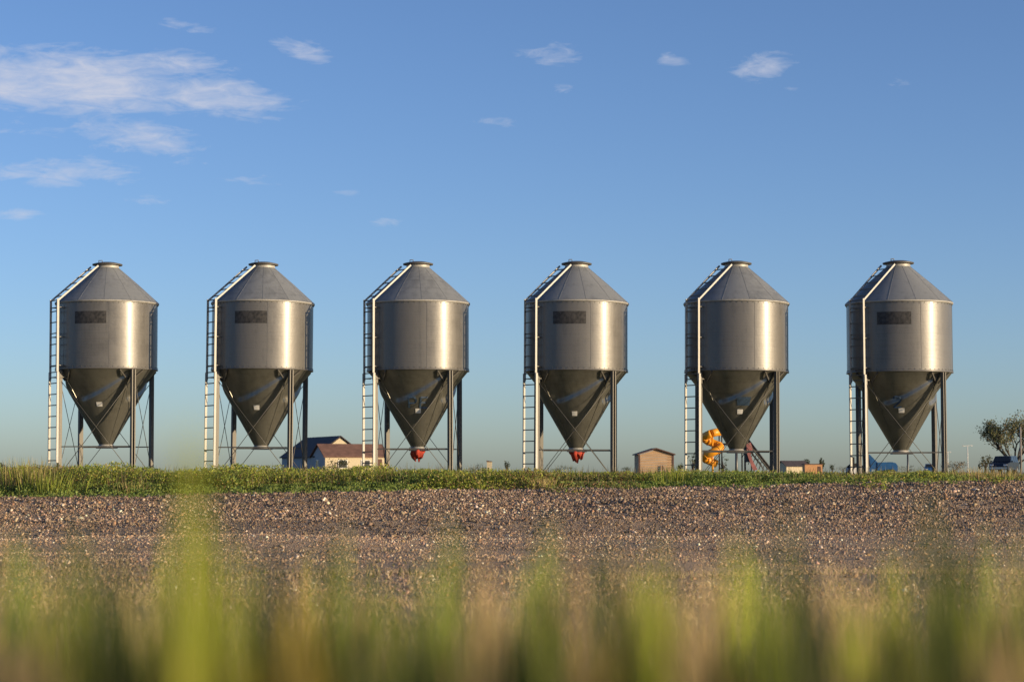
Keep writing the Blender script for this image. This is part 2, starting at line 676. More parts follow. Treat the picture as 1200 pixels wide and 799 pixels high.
def panel_mesh(name, prof, deg, nseg, mat, rib=None):
    """a curved sheet of 'deg' degrees with true round normals; rib = (width_deg, height) raised lap along one edge"""
    mb = MB()
    a1 = R_(deg)
    mb.lathe(prof, nseg, 0.0, a1)
    nshell = len(mb.v)
    if rib:
        w, h = rib
        w = R_(w)
        b = len(mb.v)
        m = len(prof)
        for (r, z) in prof:
            k = min(1.0, r / 0.5)
            # offset along profile normal approx radial/up
            for (a, dr) in ((-w * .5, -0.002), (-w * .5, h), (w * .5, h), (w * .5, -0.002)):
                rr = r + dr * 0.8
                zz = z + (dr * 0.6 if mat is M['zinc_roof'] else 0)
                mb.v.append((rr * math.sin(a), -rr * math.cos(a), zz))
        for i in range(m - 1):
            for k in range(3):
                mb.face((b + i * 4 + k, b + i * 4 + k + 1, b + (i + 1) * 4 + k + 1, b + (i + 1) * 4 + k))
    me = mb.mesh(name, mat, fix=False)
    # round normals
    nrm = []
    dr = prof[-1][0] - prof[0][0]
    dz = prof[-1][1] - prof[0][1]
    L = math.hypot(dr, dz)
    nr, nz_ = dz / L, -dr / L
    for p in me.polygons:
        for li in p.loop_indices:
            vi = me.loops[li].vertex_index
            v = me.vertices[vi].co
            if vi < nshell:
                q = math.hypot(v.x, v.y)
                nrm.append((v.x / q * nr, v.y / q * nr, nz_))
            else:
                nrm.append(tuple(p.normal))
    me.polygons.foreach_set('use_smooth', [True] * len(me.polygons))
    me.normals_split_custom_set(nrm)
    return me


ME = {}
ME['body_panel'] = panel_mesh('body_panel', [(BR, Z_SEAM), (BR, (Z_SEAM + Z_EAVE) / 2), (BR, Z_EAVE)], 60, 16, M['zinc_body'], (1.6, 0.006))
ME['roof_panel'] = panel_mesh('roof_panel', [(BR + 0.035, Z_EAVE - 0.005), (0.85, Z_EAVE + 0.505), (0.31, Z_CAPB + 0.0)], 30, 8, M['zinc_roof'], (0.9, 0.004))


def hopper_mesh():
    """a quarter of the hopper between two legs: the sheet is bowed in above a soft crease, shaped to catch a crescent highlight, that falls from the right leg to the left"""
    na, nz_ = 46, 60
    V, F = [], []
    z0, z1 = Z_OUT + 0.03, Z_SEAM
    tk = [-90, -72, -58, -42, -26, -12, 0]
    tv = [2.08, 2.10, 2.16, 2.27, 2.43, 2.62, 2.80]  # crease heights follow the wanted crescent highlight
    for i in range(nz_ + 1):
        z = z0 + (z1 - z0) * i / nz_
        for k in range(na + 1):
            A = -90.0 * (1 - k / na)
            zc = float(np.interp(A, tk, tv))
            q = max(0.0, min(1.0, (z - zc + 0.13) / 0.26))
            q = q * q * (3 - 2 * q)
            fade = max(0.0, min(1.0, (z1 - z) / max(z1 - zc, 0.08)))
            edge = min(1.0, (A + 90) / 14.0) * min(1.0, -A / 6.0)
            r = 0.185 + (BR - 0.004 - 0.185) * (z - z0) / (z1 - z0) - 0.150 * q * fade * edge
            a = R_(A)
            V.append((r * math.sin(a), -r * math.cos(a), z))
    for i in range(nz_):
        for k in range(na):
            b = i * (na + 1) + k
            F.append((b, b + 1, b + na + 2, b + na + 1))
    me = bpy.data.meshes.new('hopper_panel')
    me.from_pydata(V, [], F)
    me.polygons.foreach_set('use_smooth', [True] * len(F))
    me.materials.append(M['zinc_cone'])
    me.update()
    return me


ME['hopper_panel'] = hopper_mesh()
mb = MB()
mb.bar((0, -0.195, Z_OUT + 0.05), (0, -BR + 0.002, Z_SEAM - 0.02), 0.05, 0.012, (0, -1, -.5))
ME['hopper_lap'] = mb.mesh('hopper_lap', M['zinc_cone'])
# ring joints
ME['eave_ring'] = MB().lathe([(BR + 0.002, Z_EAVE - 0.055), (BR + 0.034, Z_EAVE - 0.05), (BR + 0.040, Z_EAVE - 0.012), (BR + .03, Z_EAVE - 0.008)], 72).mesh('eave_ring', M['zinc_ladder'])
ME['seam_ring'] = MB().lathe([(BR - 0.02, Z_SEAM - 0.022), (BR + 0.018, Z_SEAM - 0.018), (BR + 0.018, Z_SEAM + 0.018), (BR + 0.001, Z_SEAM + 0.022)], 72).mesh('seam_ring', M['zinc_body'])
mb = MB()
for k in range(60):
    A = k * 6.0
    for z, r in ((Z_SEAM + 0.045, BR + 0.004), (Z_EAVE - 0.08, BR + 0.004)):
        mb.box(polar(A, r, z), (0.018, 0.018, 0.018), Matrix.Rotation(R_(A), 3, 'Z'))
ME['bolt_rows'] = mb.mesh('bolt_rows', M['zinc_frame'])
ME['collar'] = MB().lathe([(0.315, Z_CAPB - 0.05), (0.315, Z_CAPB - 0.03), (0.315, Z_CAPT - 0.07)], 40).mesh('collar', M['zinc_ladder'])
ME['lid'] = MB().lathe([(0.28, Z_CAPT - 0.075), (0.405, Z_CAPT - 0.08), (0.41, Z_CAPT - 0.045), (0.36, Z_CAPT - 0.03), (0.20, Z_CAPT + 0.005), (0.0, Z_CAPT + 0.012)], 40).mesh('lid', M['zinc_frame'])
mb = MB()
mb.tube([polar(-58, 0.25, Z_CAPT - 0.02), polar(-58, 0.25, Z_CAPT + 0.045), polar(-58, 0.15, Z_CAPT + 0.055), polar(-58, 0.15, Z_CAPT)], 0.012, 6)
ME['lid_handle'] = mb.mesh('lid_handle', M['dark_steel'])
ME['outlet_ring'] = MB().lathe([(0.17, Z_OUT - 0.03), (0.215, Z_OUT - 0.03), (0.215, Z_OUT + 0.02), (0.195, Z_OUT + 0.025), (0.19, Z_OUT + 0.06)], 32).mesh('outlet_ring', M['zinc_ladder'])
ME['outlet_gate'] = MB().box((0.02, 0, Z_OUT - 0.05), (0.52, 0.40, 0.03)).mesh('outlet_gate', M['dark_steel'])

# leg: C channel, web towards the bin, foot below
LEG_R = BR + 0.005
W_, D_, T_ = 0.12, 0.075, 0.008


def leg_mesh(z0, z1):
    m = MB()
    zc, h = (z0 + z1) / 2, z1 - z0
    m.box((0, -LEG_R, zc), (W_, T_, h))
    m.box((-W_ / 2 + T_ / 2, -LEG_R - D_ / 2 - T_ / 2 - 0.0, zc), (T_, D_, h))
    m.box((W_ / 2 - T_ / 2, -LEG_R - D_ / 2 - T_ / 2, zc), (T_, D_, h))
    m.box((-W_ / 2 + 0.018, -LEG_R - D_ - T_ - 0.001, zc), (0.034, T_ * .8, h))
    m.box((W_ / 2 - 0.018, -LEG_R - D_ - T_ - 0.001, zc), (0.034, T_ * .8, h))
    return m.mesh('leg', M['zinc_frame'])


ME['leg'] = leg_mesh(0.012, Z_SEAM - 0.03)
mb = MB().box((0, -LEG_R - 0.04, 0.006), (0.26, 0.24, 0.012))
ME['foot_plate'] = mb.mesh('foot_plate', M['zinc_frame'])
mb = MB()


def cone_r(z):
    return 0.19 + (BR - 0.19) * (z - Z_OUT - .03) / (Z_SEAM - Z_OUT - .03)


for s in (-1, 1):
    mb.bar(polar(s * 2.6, cone_r(2.58) + 0.03, 2.58), polar(s * 15, BR + 0.005, Z_SEAM - 0.03), 0.035, 0.05, (0, -1, -.5))
ME['leg_bracket'] = mb.mesh('leg_bracket', M['zinc_frame'])

# braces in the plane between neighbouring legs (built between leg at 0 and leg at +90 in leg frame)
LB = LEG_R + 0.03
mb = MB().tube([polar(2.2, LB, 2.55), polar(87.8, LB, 0.10)], 0.009, 6)
ME['brace_a'] = mb.mesh('brace_rod', M['zinc_frame'])
mb = MB().tube([polar(87.8, LB - .03, 2.55), polar(2.2, LB - .03, 0.10)], 0.009, 6)
ME['brace_b'] = mb.mesh('brace_rod', M['zinc_frame'])
mb = MB().bar(polar(2.9, LB - .035, Z_OUT - 0.02), polar(87.1, LB - .035, Z_OUT - 0.02), 0.032, 0.03)
ME['cross_bar'] = mb.mesh('cross_bar', M['zinc_frame'])


def stringers(segs, w, hw, d):
    m = MB()
    for s in (-1, 1):
        for (p, q, up) in segs:
            m.bar((s * hw, -p[0], p[1]), (s * hw, -q[0], q[1]), d if False else w, d, up)
    return m


HW = 0.245
m1 = stringers([((LAD_R, 2.60), (LAD_R, 4.775), (0, -1, 0))], 0.024, HW, 0.058)
ME['ladder_upper'] = m1.mesh('ladder', M['zinc_ladder'])
m2 = stringers([((LAD_R, 0.08), (LAD_R, 2.80), (0, -1, 0))], 0.030, HW + .033, 0.062)
ME['ladder_lower'] = m2.mesh('ladder', M['zinc_ladder'])
m3 = stringers([((LAD_R, 0.36), (LAD_R, 2.80), (0, -1, 0))], 0.030, HW + .033, 0.062)
ME['ladder_lower_short'] = m3.mesh('ladder', M['zinc_ladder'])
RL0 = (1.52, 4.742)
RL1 = (0.38, 5.73)
m4 = stringers([(RL0, RL1, (0, -.67, .74))], 0.030, HW, 0.045)
ME['roof_ladder'] = m4.mesh('roof_ladder', M['zinc_ladder'])
mb = MB()
mb.bar((-HW, 0, 0), (HW, 0, 0), 0.03, 0.026)
ME['rung'] = mb.mesh('rung', M['zinc_frame'])
mb = MB()
mb.bar((-HW - .03, 0, 0), (HW + .03, 0, 0), 0.03, 0.026)
ME['rung_wide'] = mb.mesh('rung', M['zinc_frame'])
mb = MB()
mb.bar((HW - .02, -BR + 0.03, 0), (HW - .02, -LAD_R + .02, 0), 0.03, 0.02)
mb.bar((-HW + .02, -BR + 0.03, 0), (-HW + .02, -LAD_R + .02, 0), 0.03, 0.02)
mb.bar((-HW + .005, -LAD_R + .03, 0), (HW - .005, -LAD_R + .03, 0), 0.03, 0.022)
ME['standoff'] = mb.mesh('standoff', M['zinc_frame'])

# red sock / boot on two outlets
prof = []
mb = MB()
nb = 20
rings = [(0.195, 0.0), (0.205, -0.035), (0.185, -0.09), (0.145, -0.145), (0.095, -0.20), (0.05, -0.24)]
b = 0
for i, (r, dz) in enumerate(rings):
    for k in range(nb):
        a = 2 * math.pi * k / nb
        rr = r * (1 + 0.06 * (i + 1) * math.sin(6 * a + .4 * i) + random.uniform(-.09, .09))
        mb.v.append((rr * math.cos(a) - 0.012 * i, rr * math.sin(a), Z_OUT - 0.028 + dz + (random.uniform(-.03, .03) * i if i else 0)))
for i in range(len(rings) - 1):
    for k in range(nb):
        mb.face((i * nb + k, i * nb + (k + 1) % nb, (i + 1) * nb + (k + 1) % nb, (i + 1) * nb + k), True)
mb.face([(len(rings) - 1) * nb + k for k in range(nb)])
ME['outlet_boot'] = mb.mesh('outlet_boot', M['red_plastic'])


def curved_patch(name, A0, A1, r_of_z, z0, z1, mat, off=0.004, n=14):
    m = MB()
    prof = []
    for i in range(4):
        z = z0 + (z1 - z0) * i / 3
        prof.append((r_of_z(z) + off, z))
    # closed thin slab: out, back
    m.lathe(prof + [(prof[-1][0] - off * .6, z1), (prof[0][0] - off * .6, z0), prof[0]], n, R_(A0), R_(A1), smooth=False)
    return m.mesh(name, mat)


def bin_r(z):
    return BR


def part(name, key, parent, rz=0.0, loc=(0, 0, 0)):
    return link(name, ME[key], parent, loc, rz)


def make_bin():
    root = empty('feed_bin', (0, 0, 0))
    for k in range(6):
        part('body_panel', 'body_panel', root, R_(60 * k + 14))
    for k in range(12):
        part('roof_panel', 'roof_panel', root, R_(30 * k + 8))
    for k in range(4):
        hp = part('hopper_panel', 'hopper_panel', root, R_(90 * k + LEG_A))
        part('lap_seam', 'hopper_lap', hp)
    part('eave_ring', 'eave_ring', root)
    part('seam_ring', 'seam_ring', root)
    part('bolt_rows', 'bolt_rows', root)['kind'] = 'stuff'
    part('collar', 'collar', root)
    lid = part('lid', 'lid', root)
    part('lid_handle', 'lid_handle', lid)
    part('outlet_ring', 'outlet_ring', root)
    part('outlet_gate', 'outlet_gate', root)
    for k in range(4):
        a = R_(LEG_A + 90 * k)
        lg = part('leg', 'leg', root, a)
        part('foot_plate', 'foot_plate', lg)
        part('bracket', 'leg_bracket', lg)
        part('brace_rod', 'brace_a', root, a)
        part('brace_rod', 'brace_b', root, a)
    for k in (1, 3):
        part('cross_bar', 'cross_bar', root, R_(LEG_A + 90 * k))
    up = part('ladder', 'ladder_upper', root, R_(LAD_A))
    for i in range(8):
        link('rung', ME['rung'], up, (0, -LAD_R, 2.66 + 0.297 * i))
    for z in (2.98, 3.75, 4.55):
        link('standoff', ME['standoff'], up, (0, 0, z))
    rl = part('roof_ladder', 'roof_ladder', root, R_(LAD_A))
    for i in range(5):
        t = 0.12 + 0.19 * i
        y = RL0[0] + (RL1[0] - RL0[0]) * t
        z = RL0[1] + (RL1[1] - RL0[1]) * t
        link('rung', ME['rung'], rl, (0, -y, z))
    return root


BIN_PX = [125.8, 306.8, 490.3, 674.8, 862.2, 1054.2]
BIN_Y = [54.62 - 0.42 * i for i in range(6)]
BIN_LABEL = [
    'metal feed bin at the far end of the row behind the tall pale grass clump',
    'metal feed bin standing in front of the left end of the brown roofed house',
    'metal feed bin with red outlet cap and blue letters PE on its hopper',
    'metal feed bin with red outlet cap and a dark plate on its side',
    'metal feed bin with the yellow spiral slide behind its legs',
    'metal feed bin at the end by the tree, blue number 2 on its hopper',
]
PLATE_A = [-8.5, -6.0, None, -10.6, None, -16.0]
proto = make_bin()
roots = []
for i in range(6):
    r = proto if i == 0 else copy_tree(proto)
    roots.append(r)
for i, r in enumerate(roots):
    Y = BIN_Y[i]
    X = (BIN_PX[i] - 600) / FPX * (Y * math.cos(PITCH) + (3.0) * math.sin(PITCH))
    r.location = (X, Y, -0.036 * i)
    tag(r, BIN_LABEL[i], 'feed bin', 'row of feed bins')
    r.rotation_euler = (R_([.15, -.25, .2, 0, -.2, .3][i]), R_([-.3, .2, -.15, .25, .35, -.1][i]), R_([0.6, -0.8, -1.0, 0.8, 0.4, -0.5][i]))
    lw = link('ladder', ME['ladder_lower_short' if i == 0 else 'ladder_lower'], r, (0, 0, 0), R_(LAD_A))
    for k in range(9):
        z = 0.42 + 0.297 * k
        if z < 2.85:
            link('rung', ME['rung_wide'], lw, (0, -LAD_R, z))
    link('standoff', ME['standoff'], lw, (0, 0, 2.66))
    if PLATE_A[i] is not None:
        h = 0.33
        zc = Z_SEAM + 1.36
        link('name_plate', curved_patch('name_plate', PLATE_A[i] - 18.5, PLATE_A[i] + 18.5, bin_r, zc - h / 2, zc + h / 2, M['plate'], 0.006), r)
    if i in (2, 3):
        link('outlet_boot', ME['outlet_boot'], r, (0, 0, 0), 0.7 * i)
    # white sticker low on the hopper front
    sa = {0: -2, 1: -2, 2: 4, 3: -6, 4: 0, 5: -8}[i]
    zs = {0: 1.93, 1: 1.86, 2: 1.80, 3: 1.75, 4: 1.82, 5: 1.88}[i]
    link('sticker', curved_patch('sticker', sa - 5.5, sa + 5.5, cone_r, zs - .06, zs + .06, M['sticker_white'], 0.006, 5), r)


# ---- blue writing on two hoppers, wrapped on the cone (one mesh per letter)
def cone_letter(strokes, A, z, w, h, parent, name='letter'):
    """strokes in unit box; bars laid on the cone surface"""
    m = MB()

    def on(u, v):
        zz = z + (v - .5) * h
        rr = cone_r(zz) + 0.006
        a = A + math.degrees((u - .5) * w / max(rr, .2))
        return polar(a, rr, zz)
    nrm = polar(A, 1, 0)
    for st in strokes:
        for p, q in zip(st[:-1], st[1:]):
            m.bar(on(*p), on(*q), 0.045, 0.006, nrm)
    link(name, m.mesh(name, M['paint_blue']), parent)


cone_letter([[(0, 0), (0, 1), (.8, 1), (1, .85), (1, .6), (.8, .45), (0, .45)]], -6, 2.02, 0.20, 0.27, roots[2])
cone_letter([[(1, 0), (0, 0), (0, 1), (1, 1)], [(0, .5), (.8, .5)]], 14, 2.02, 0.18, 0.27, roots[2])
cone_letter([[(0, .8), (.2, 1), (.8, 1), (1, .8), (.9, .55), (0, 0), (1, 0)]], -15, 2.10, 0.20, 0.27, roots[5])
link('sticker', curved_patch('sticker', -6, 16, cone_r, 1.98, 2.20, M['paint_blue'], 0.006, 8), roots[4])['label'] = 'faded blue rectangular sticker'

# concrete pad under the row
mb = MB()
p0 = Vector((-14.2, BIN_Y[0] + 0.25, 0))
d_ = Vector((roots[5].location.x - roots[0].location.x, roots[5].location.y - roots[0].location.y, 0)).normalized()
nrm_ = Vector((-d_.y, d_.x, 0))
pts = []
for (s, t) in ((-2.6, -2.0), (24.0, -2.0), (24.0, 2.2), (-2.6, 2.2)):
    q = Vector((roots[0].location.x, roots[0].location.y, 0)) + d_ * s + nrm_ * t
    q.z = -0.0085 * (q.x + 11.03) - 0.004
    pts.append(q)
mb.poly_prism([p - Vector((0, 0, .3)) for p in pts], (0, 0, .3))
tag(mb.build('concrete_pad', M['concrete']), kind='structure')


# ------------------------------------------------------------------ vegetation builders (stuff)
def leaves(name, pos, size, cols, mat, up_bias=0.35, aspect=0.5):
    """diamond leaves at pos (N,3)"""
    N = len(pos)
    a = rng.normal(size=(N, 3))
    a[:, 2] += up_bias
    a /= np.linalg.norm(a, axis=1, keepdims=True)
    b = rng.normal(size=(N, 3))
    b -= a * np.sum(a * b, 1, keepdims=True)
    b /= np.linalg.norm(b, axis=1, keepdims=True)
    n = np.cross(a, b)
    s = size[:, None]
    v0 = pos - a * s * .5
    v1 = pos + b * s * aspect * .5 + n * s * .1
    v2 = pos + a * s * .5
    v3 = pos - b * s * aspect * .5 + n * s * .1
    V = np.stack([v0, v1, v2, v3], 1).reshape(-1, 3)
    F = np.arange(N * 4).reshape(N, 4)
    C = np.repeat(cols, 4, axis=0)
    return np_mesh(name, V, F, C, mat)


def blades(name, base, tip_dir, length, width, cols, mat, bend=0.3, nseg=4):
    """tapered bent strips. base (N,3), tip_dir (N,2) lean, length (N,), width (N,)"""
    N = len(base)
    ang = rng.uniform(0, 2 * np.pi, N)
    side = np.stack([np.cos(ang), np.sin(ang), np.zeros(N)], 1)
    rows = []
    for i in range(nseg + 1):
        t = i / nseg
        w = width * (1 - t ** 1.6) * 0.5 + 0.0004
        c = base.copy()
        c[:, 0] += tip_dir[:, 0] * length * (0.35 * t + 0.65 * t ** 2.2)
        c[:, 1] += tip_dir[:, 1] * length * (0.35 * t + 0.65 * t ** 2.2)
        c[:, 2] += length * (t - bend * 0.25 * t ** 3 * np.hypot(tip_dir[:, 0], tip_dir[:, 1]) * 2)
        rows.append(c - side * w[:, None])
        rows.append(c + side * w[:, None])
    V = np.stack(rows, 1)                    # N, 2(nseg+1), 3
    k = 2 * (nseg + 1)
    offs = np.arange(N)[:, None] * k
    F = []
    for i in range(nseg):
        F.append(offs + np.array([[2 * i, 2 * i + 1, 2 * i + 3, 2 * i + 2]]))
    F = np.stack(F, 1).reshape(-1, 4)
    C = np.repeat(cols, k, axis=0)
    return np_mesh(name, V.reshape(-1, 3), F, C, mat)


def pick(N, table):
    """random colours from (weight, rgb, jitter)"""
    w = np.array([t[0] for t in table], float)
    w /= w.sum()
    k = rng.choice(len(table), N, p=w)
    c = np.array([t[1] for t in table])[k]
    return np.clip(c * rng.uniform(.72, 1.28, (N, 1)) * rng.uniform(.93, 1.07, (N, 3)), 0, 1)


# --- weeds along the far edge of the gravel
def weed_strip():
    N = 5600
    x = rng.uniform(-16, 16.5, N)
    d = 45.2 + rng.beta(1.1, 1.6, N) * 4.4
    creep = rng.uniform(size=N) < .10                       # clumps creeping out over the gravel
    d = np.where(creep, 45.2 - 2.2 * rng.uniform(size=N) ** 1.6 * (vnoise(x, x * 0, 1.3, 77) + .5) * 1.4, d)
    n1 = vnoise(x, d, 1.6, 21) + .5
    n2 = vnoise(x, d, 0.5, 22) + .5
    # plant height: tall on the left, short on the right
    top_z = 0.30 - 0.009 * (x + 11) + 0.20 * (n1 - .55) + .10 * vnoise(x, d, .35, 24) - 0.028 * np.abs(d - 47.3)
    gz = ground_z(x, d)
    h = np.clip((top_z - gz) * (0.70 + 0.34 * n2), 0.12, 1.0)
    # foot growth at the front, low
    front = d < 46.1
    h = np.where(front & (n1 < .55), h * 0.45, h)
    h = np.where(d < 45.2, rng.uniform(.06, .20, N), h) * np.where(vnoise(x, d, .8, 78) > .33, .55, 1.0)
    P_, S_, C_ = [], [], []
    T_main = [(5, (0.29, 0.345, 0.055), 0), (3, (0.46, 0.46, 0.085), 0), (1.8, (0.15, 0.210, 0.045), 0), (1.4, (0.48, 0.38, 0.14), 0), (.35, (0.34, 0.17, 0.08), 0)]
    T_low = [(5, (0.20, 0.27, 0.06), 0), (2, (0.30, 0.34, 0.08), 0), (1, (0.11, 0.18, 0.055), 0)]
    T_dry = [(4, (0.30, 0.23, 0.10), 0), (2, (0.20, 0.17, 0.06), 0), (1, (0.34, 0.20, 0.09), 0)]
    NL = 23
    for k in range(NL):
        t = rng.uniform(0.03, 1.0, N) ** 0.75
        spread = 0.16 * (1 - 0.55 * t)
        px = x + rng.normal(size=N) * spread
        py = d + rng.normal(size=N) * spread
        pz = gz + h * t
        P_.append(np.stack([px, py, pz], 1))
        S_.append(rng.uniform(0.042, 0.095, N) * (1.15 - 0.45 * t))
        c = pick(N, T_main)
        cl = pick(N, T_low)
        cd = pick(N, T_dry)
        patch = vnoise(x, d, 2.2, 31) + .5
        lowm = (front & (n1 < .6)) | (patch < .24)
        c = np.where(lowm[:, None], cl, c)
        dry = (patch > .80) & (rng.uniform(size=N) < .5) | (rng.uniform(size=N) < sstep(9.5, 12.5, x) * .75)
        c = np.where(dry[:, None], cd, c)
        C_.append(c)
    o = link('weed_cover', leaves('weed_cover', np.concatenate(P_), np.concatenate(S_), np.concatenate(C_), M['leaf'], 0.5, 0.55))
    tag(o, 'dense leafy weeds along the far edge of the gravel', 'weeds', kind='stuff')
    # thin stems and seed heads poking out of the weeds
    N = 5200
    x = rng.uniform(-16, 16.5, N)
    d = rng.uniform(45.4, 49.8, N)
    gz = ground_z(x, d)
    top_z = 0.34 - 0.009 * (x + 11) + 0.24 * (vnoise(x, d, 1.1, 23))
    L = np.clip((top_z - gz) * rng.uniform(.6, 1.08, N), .15, 1.1)
    B = np.stack([x, d, gz], 1)
    lean = rng.normal(size=(N, 2)) * 0.16
    o = link('weed_stems', blades('weed_stems', B, lean, L, rng.uniform(.008, .022, N),
                                  pick(N, [(3, (0.14, 0.15, 0.05), 0), (3, (0.28, 0.23, 0.10), 0), (1, (.10, .06, .03), 0)]), M['blade'], 0.3, 3))
    tag(o, 'upright stems and seed heads standing among the leafy weeds', 'weeds', kind='stuff')


weed_strip()


def tuft(name, loc, n, h, spread, table, label, cat, lean=0.35, width=(.01, .025), group=None):
    base = np.zeros((n, 3))
    base[:, 0] = rng.normal(size=n) * spread
    base[:, 1] = rng.normal(size=n) * spread
    ln = np.stack([base[:, 0], base[:, 1]], 1) / (spread * 3) * lean + rng.normal(size=(n, 2)) * .10
    me = blades(name, base, ln, h * rng.uniform(.55, 1.05, n), rng.uniform(*width, n), pick(n, table), M['blade'], .5, 4)
    o = link(name, me, None, loc)
    tag(o, label, cat, group)
    return o


def gpt(px, d):
    X = (px - 600) / FPX * d
    return (X, d, float(ground_z(X, d)))


TAN = [(3, (0.50, 0.38, 0.17), 0), (2, (0.38, 0.32, 0.10), 0), (1, (.28, .28, .07), 0)]
GRN = [(3, (0.34, 0.38, 0.06), 0), (2, (0.22, 0.27, 0.05), 0), (1, (.42, .38, .12), 0)]
tuft('grass_clump', gpt(34, 46.2), 330, 0.86, .42, TAN + GRN[:1], 'tall pale seeding grass clump at the left end of the weeds', 'grass clump')
tuft('grass_clump', gpt(60, 45.3), 170, 0.66, .26, GRN, 'bright yellow green grass clump beside the tall pale clump', 'grass clump')
tuft('grass_clump', gpt(634, 45.1), 150, 0.30, .20, TAN, 'low straw coloured tuft at the gravel edge below the fourth bin', 'grass clump')
tuft('grass_clump', gpt(160, 45.3), 90, 0.36, .20, TAN, 'small tan tuft in the weeds in front of the first bin', 'grass clump')
tuft('grass_clump', gpt(1150, 46.4), 420, 0.40, .55, TAN, 'dry orange tan grass patch in front of the dark car', 'grass clump')
tuft('grass_clump', gpt(788, 45.6), 160, 0.52, .18, GRN, 'bright green grass clump in front of the wooden shed', 'grass clump')


# --- gravel stones
def gravel():
    N = 300000
    d = np.sqrt(rng.uniform(13.5 ** 2, 45.9 ** 2, N))
    x = rng.uniform(-1, 1, N) * (0.265 * d + 3.4)
    keep = rng.uniform(size=N) < (0.80 + 0.4 * sstep(18, 34, d)) * (0.55 + 0.9 * (vnoise(x, d, 1.7, 41) + .5))
    d, x = d[keep], x[keep]
    N = len(d)
    z = ground_z(x, d)
    s = np.clip(rng.lognormal(math.log(0.0125), 0.52, N), .007, .060) * (0.66 + 0.50 * sstep(27, 40, d))
    dirs = np.array([[1, 0, 0], [0, 1, 0], [-1, 0, 0], [0, -1, 0], [0, 0, 1], [0, 0, -1]], float)
    V = dirs[None] * s[:, None, None] * rng.uniform(.6, 1.25, (N, 6, 1))
    V[:, :, 2] *= 0.75
    V += rng.normal(size=(N, 6, 3)) * s[:, None, None] * .16
    a = rng.uniform(0, 2 * np.pi, N)
    ca, sa = np.cos(a)[:, None], np.sin(a)[:, None]
    tl = rng.normal(size=(N, 1)) * .4
    vx = V[:, :, 0] * ca - V[:, :, 1] * sa
    vy = V[:, :, 0] * sa + V[:, :, 1] * ca
    vz = V[:, :, 2] + vx * tl
    V = np.stack([vx + x[:, None], vy + d[:, None], vz + (z + s * .25)[:, None]], -1)
    tri = np.array([[0, 1, 4], [1, 2, 4], [2, 3, 4], [3, 0, 4], [1, 0, 5], [2, 1, 5], [3, 2, 5], [0, 3, 5]])
    F = (np.arange(N)[:, None, None] * 6 + tri[None]).reshape(-1, 3)
    C = pick(N, [(5, (0.35, 0.245, 0.165), 0), (3, (0.42, 0.30, 0.205), 0), (1.2, (0.24, 0.165, 0.11), 0), (.8, (0.76, 0.61, 0.45), 0), (1, (.38, .23, .13), 0)])
    band = .86 + .5 * (vnoise(x * .10, d, 1.4, 91)) + .35 * vnoise(x, d, 2.4, 92)          # packed wheel tracks and paler fines
    C = np.clip(C * band[:, None], .03, .8)
    C = np.where(((rng.uniform(size=N) < .34 * sstep(28, 36, d) * (1 - .7 * sstep(42, 44.5, d))))[:, None], C * .45, C)      # darker crushed stone on the bank
    o = link('gravel', np_mesh('gravel', V.reshape(-1, 3), F, np.repeat(C, 6, 0), M['stone']))
    tag(o, 'loose brown and pale gravel stones over the bank', 'gravel', kind='stuff')


gravel()


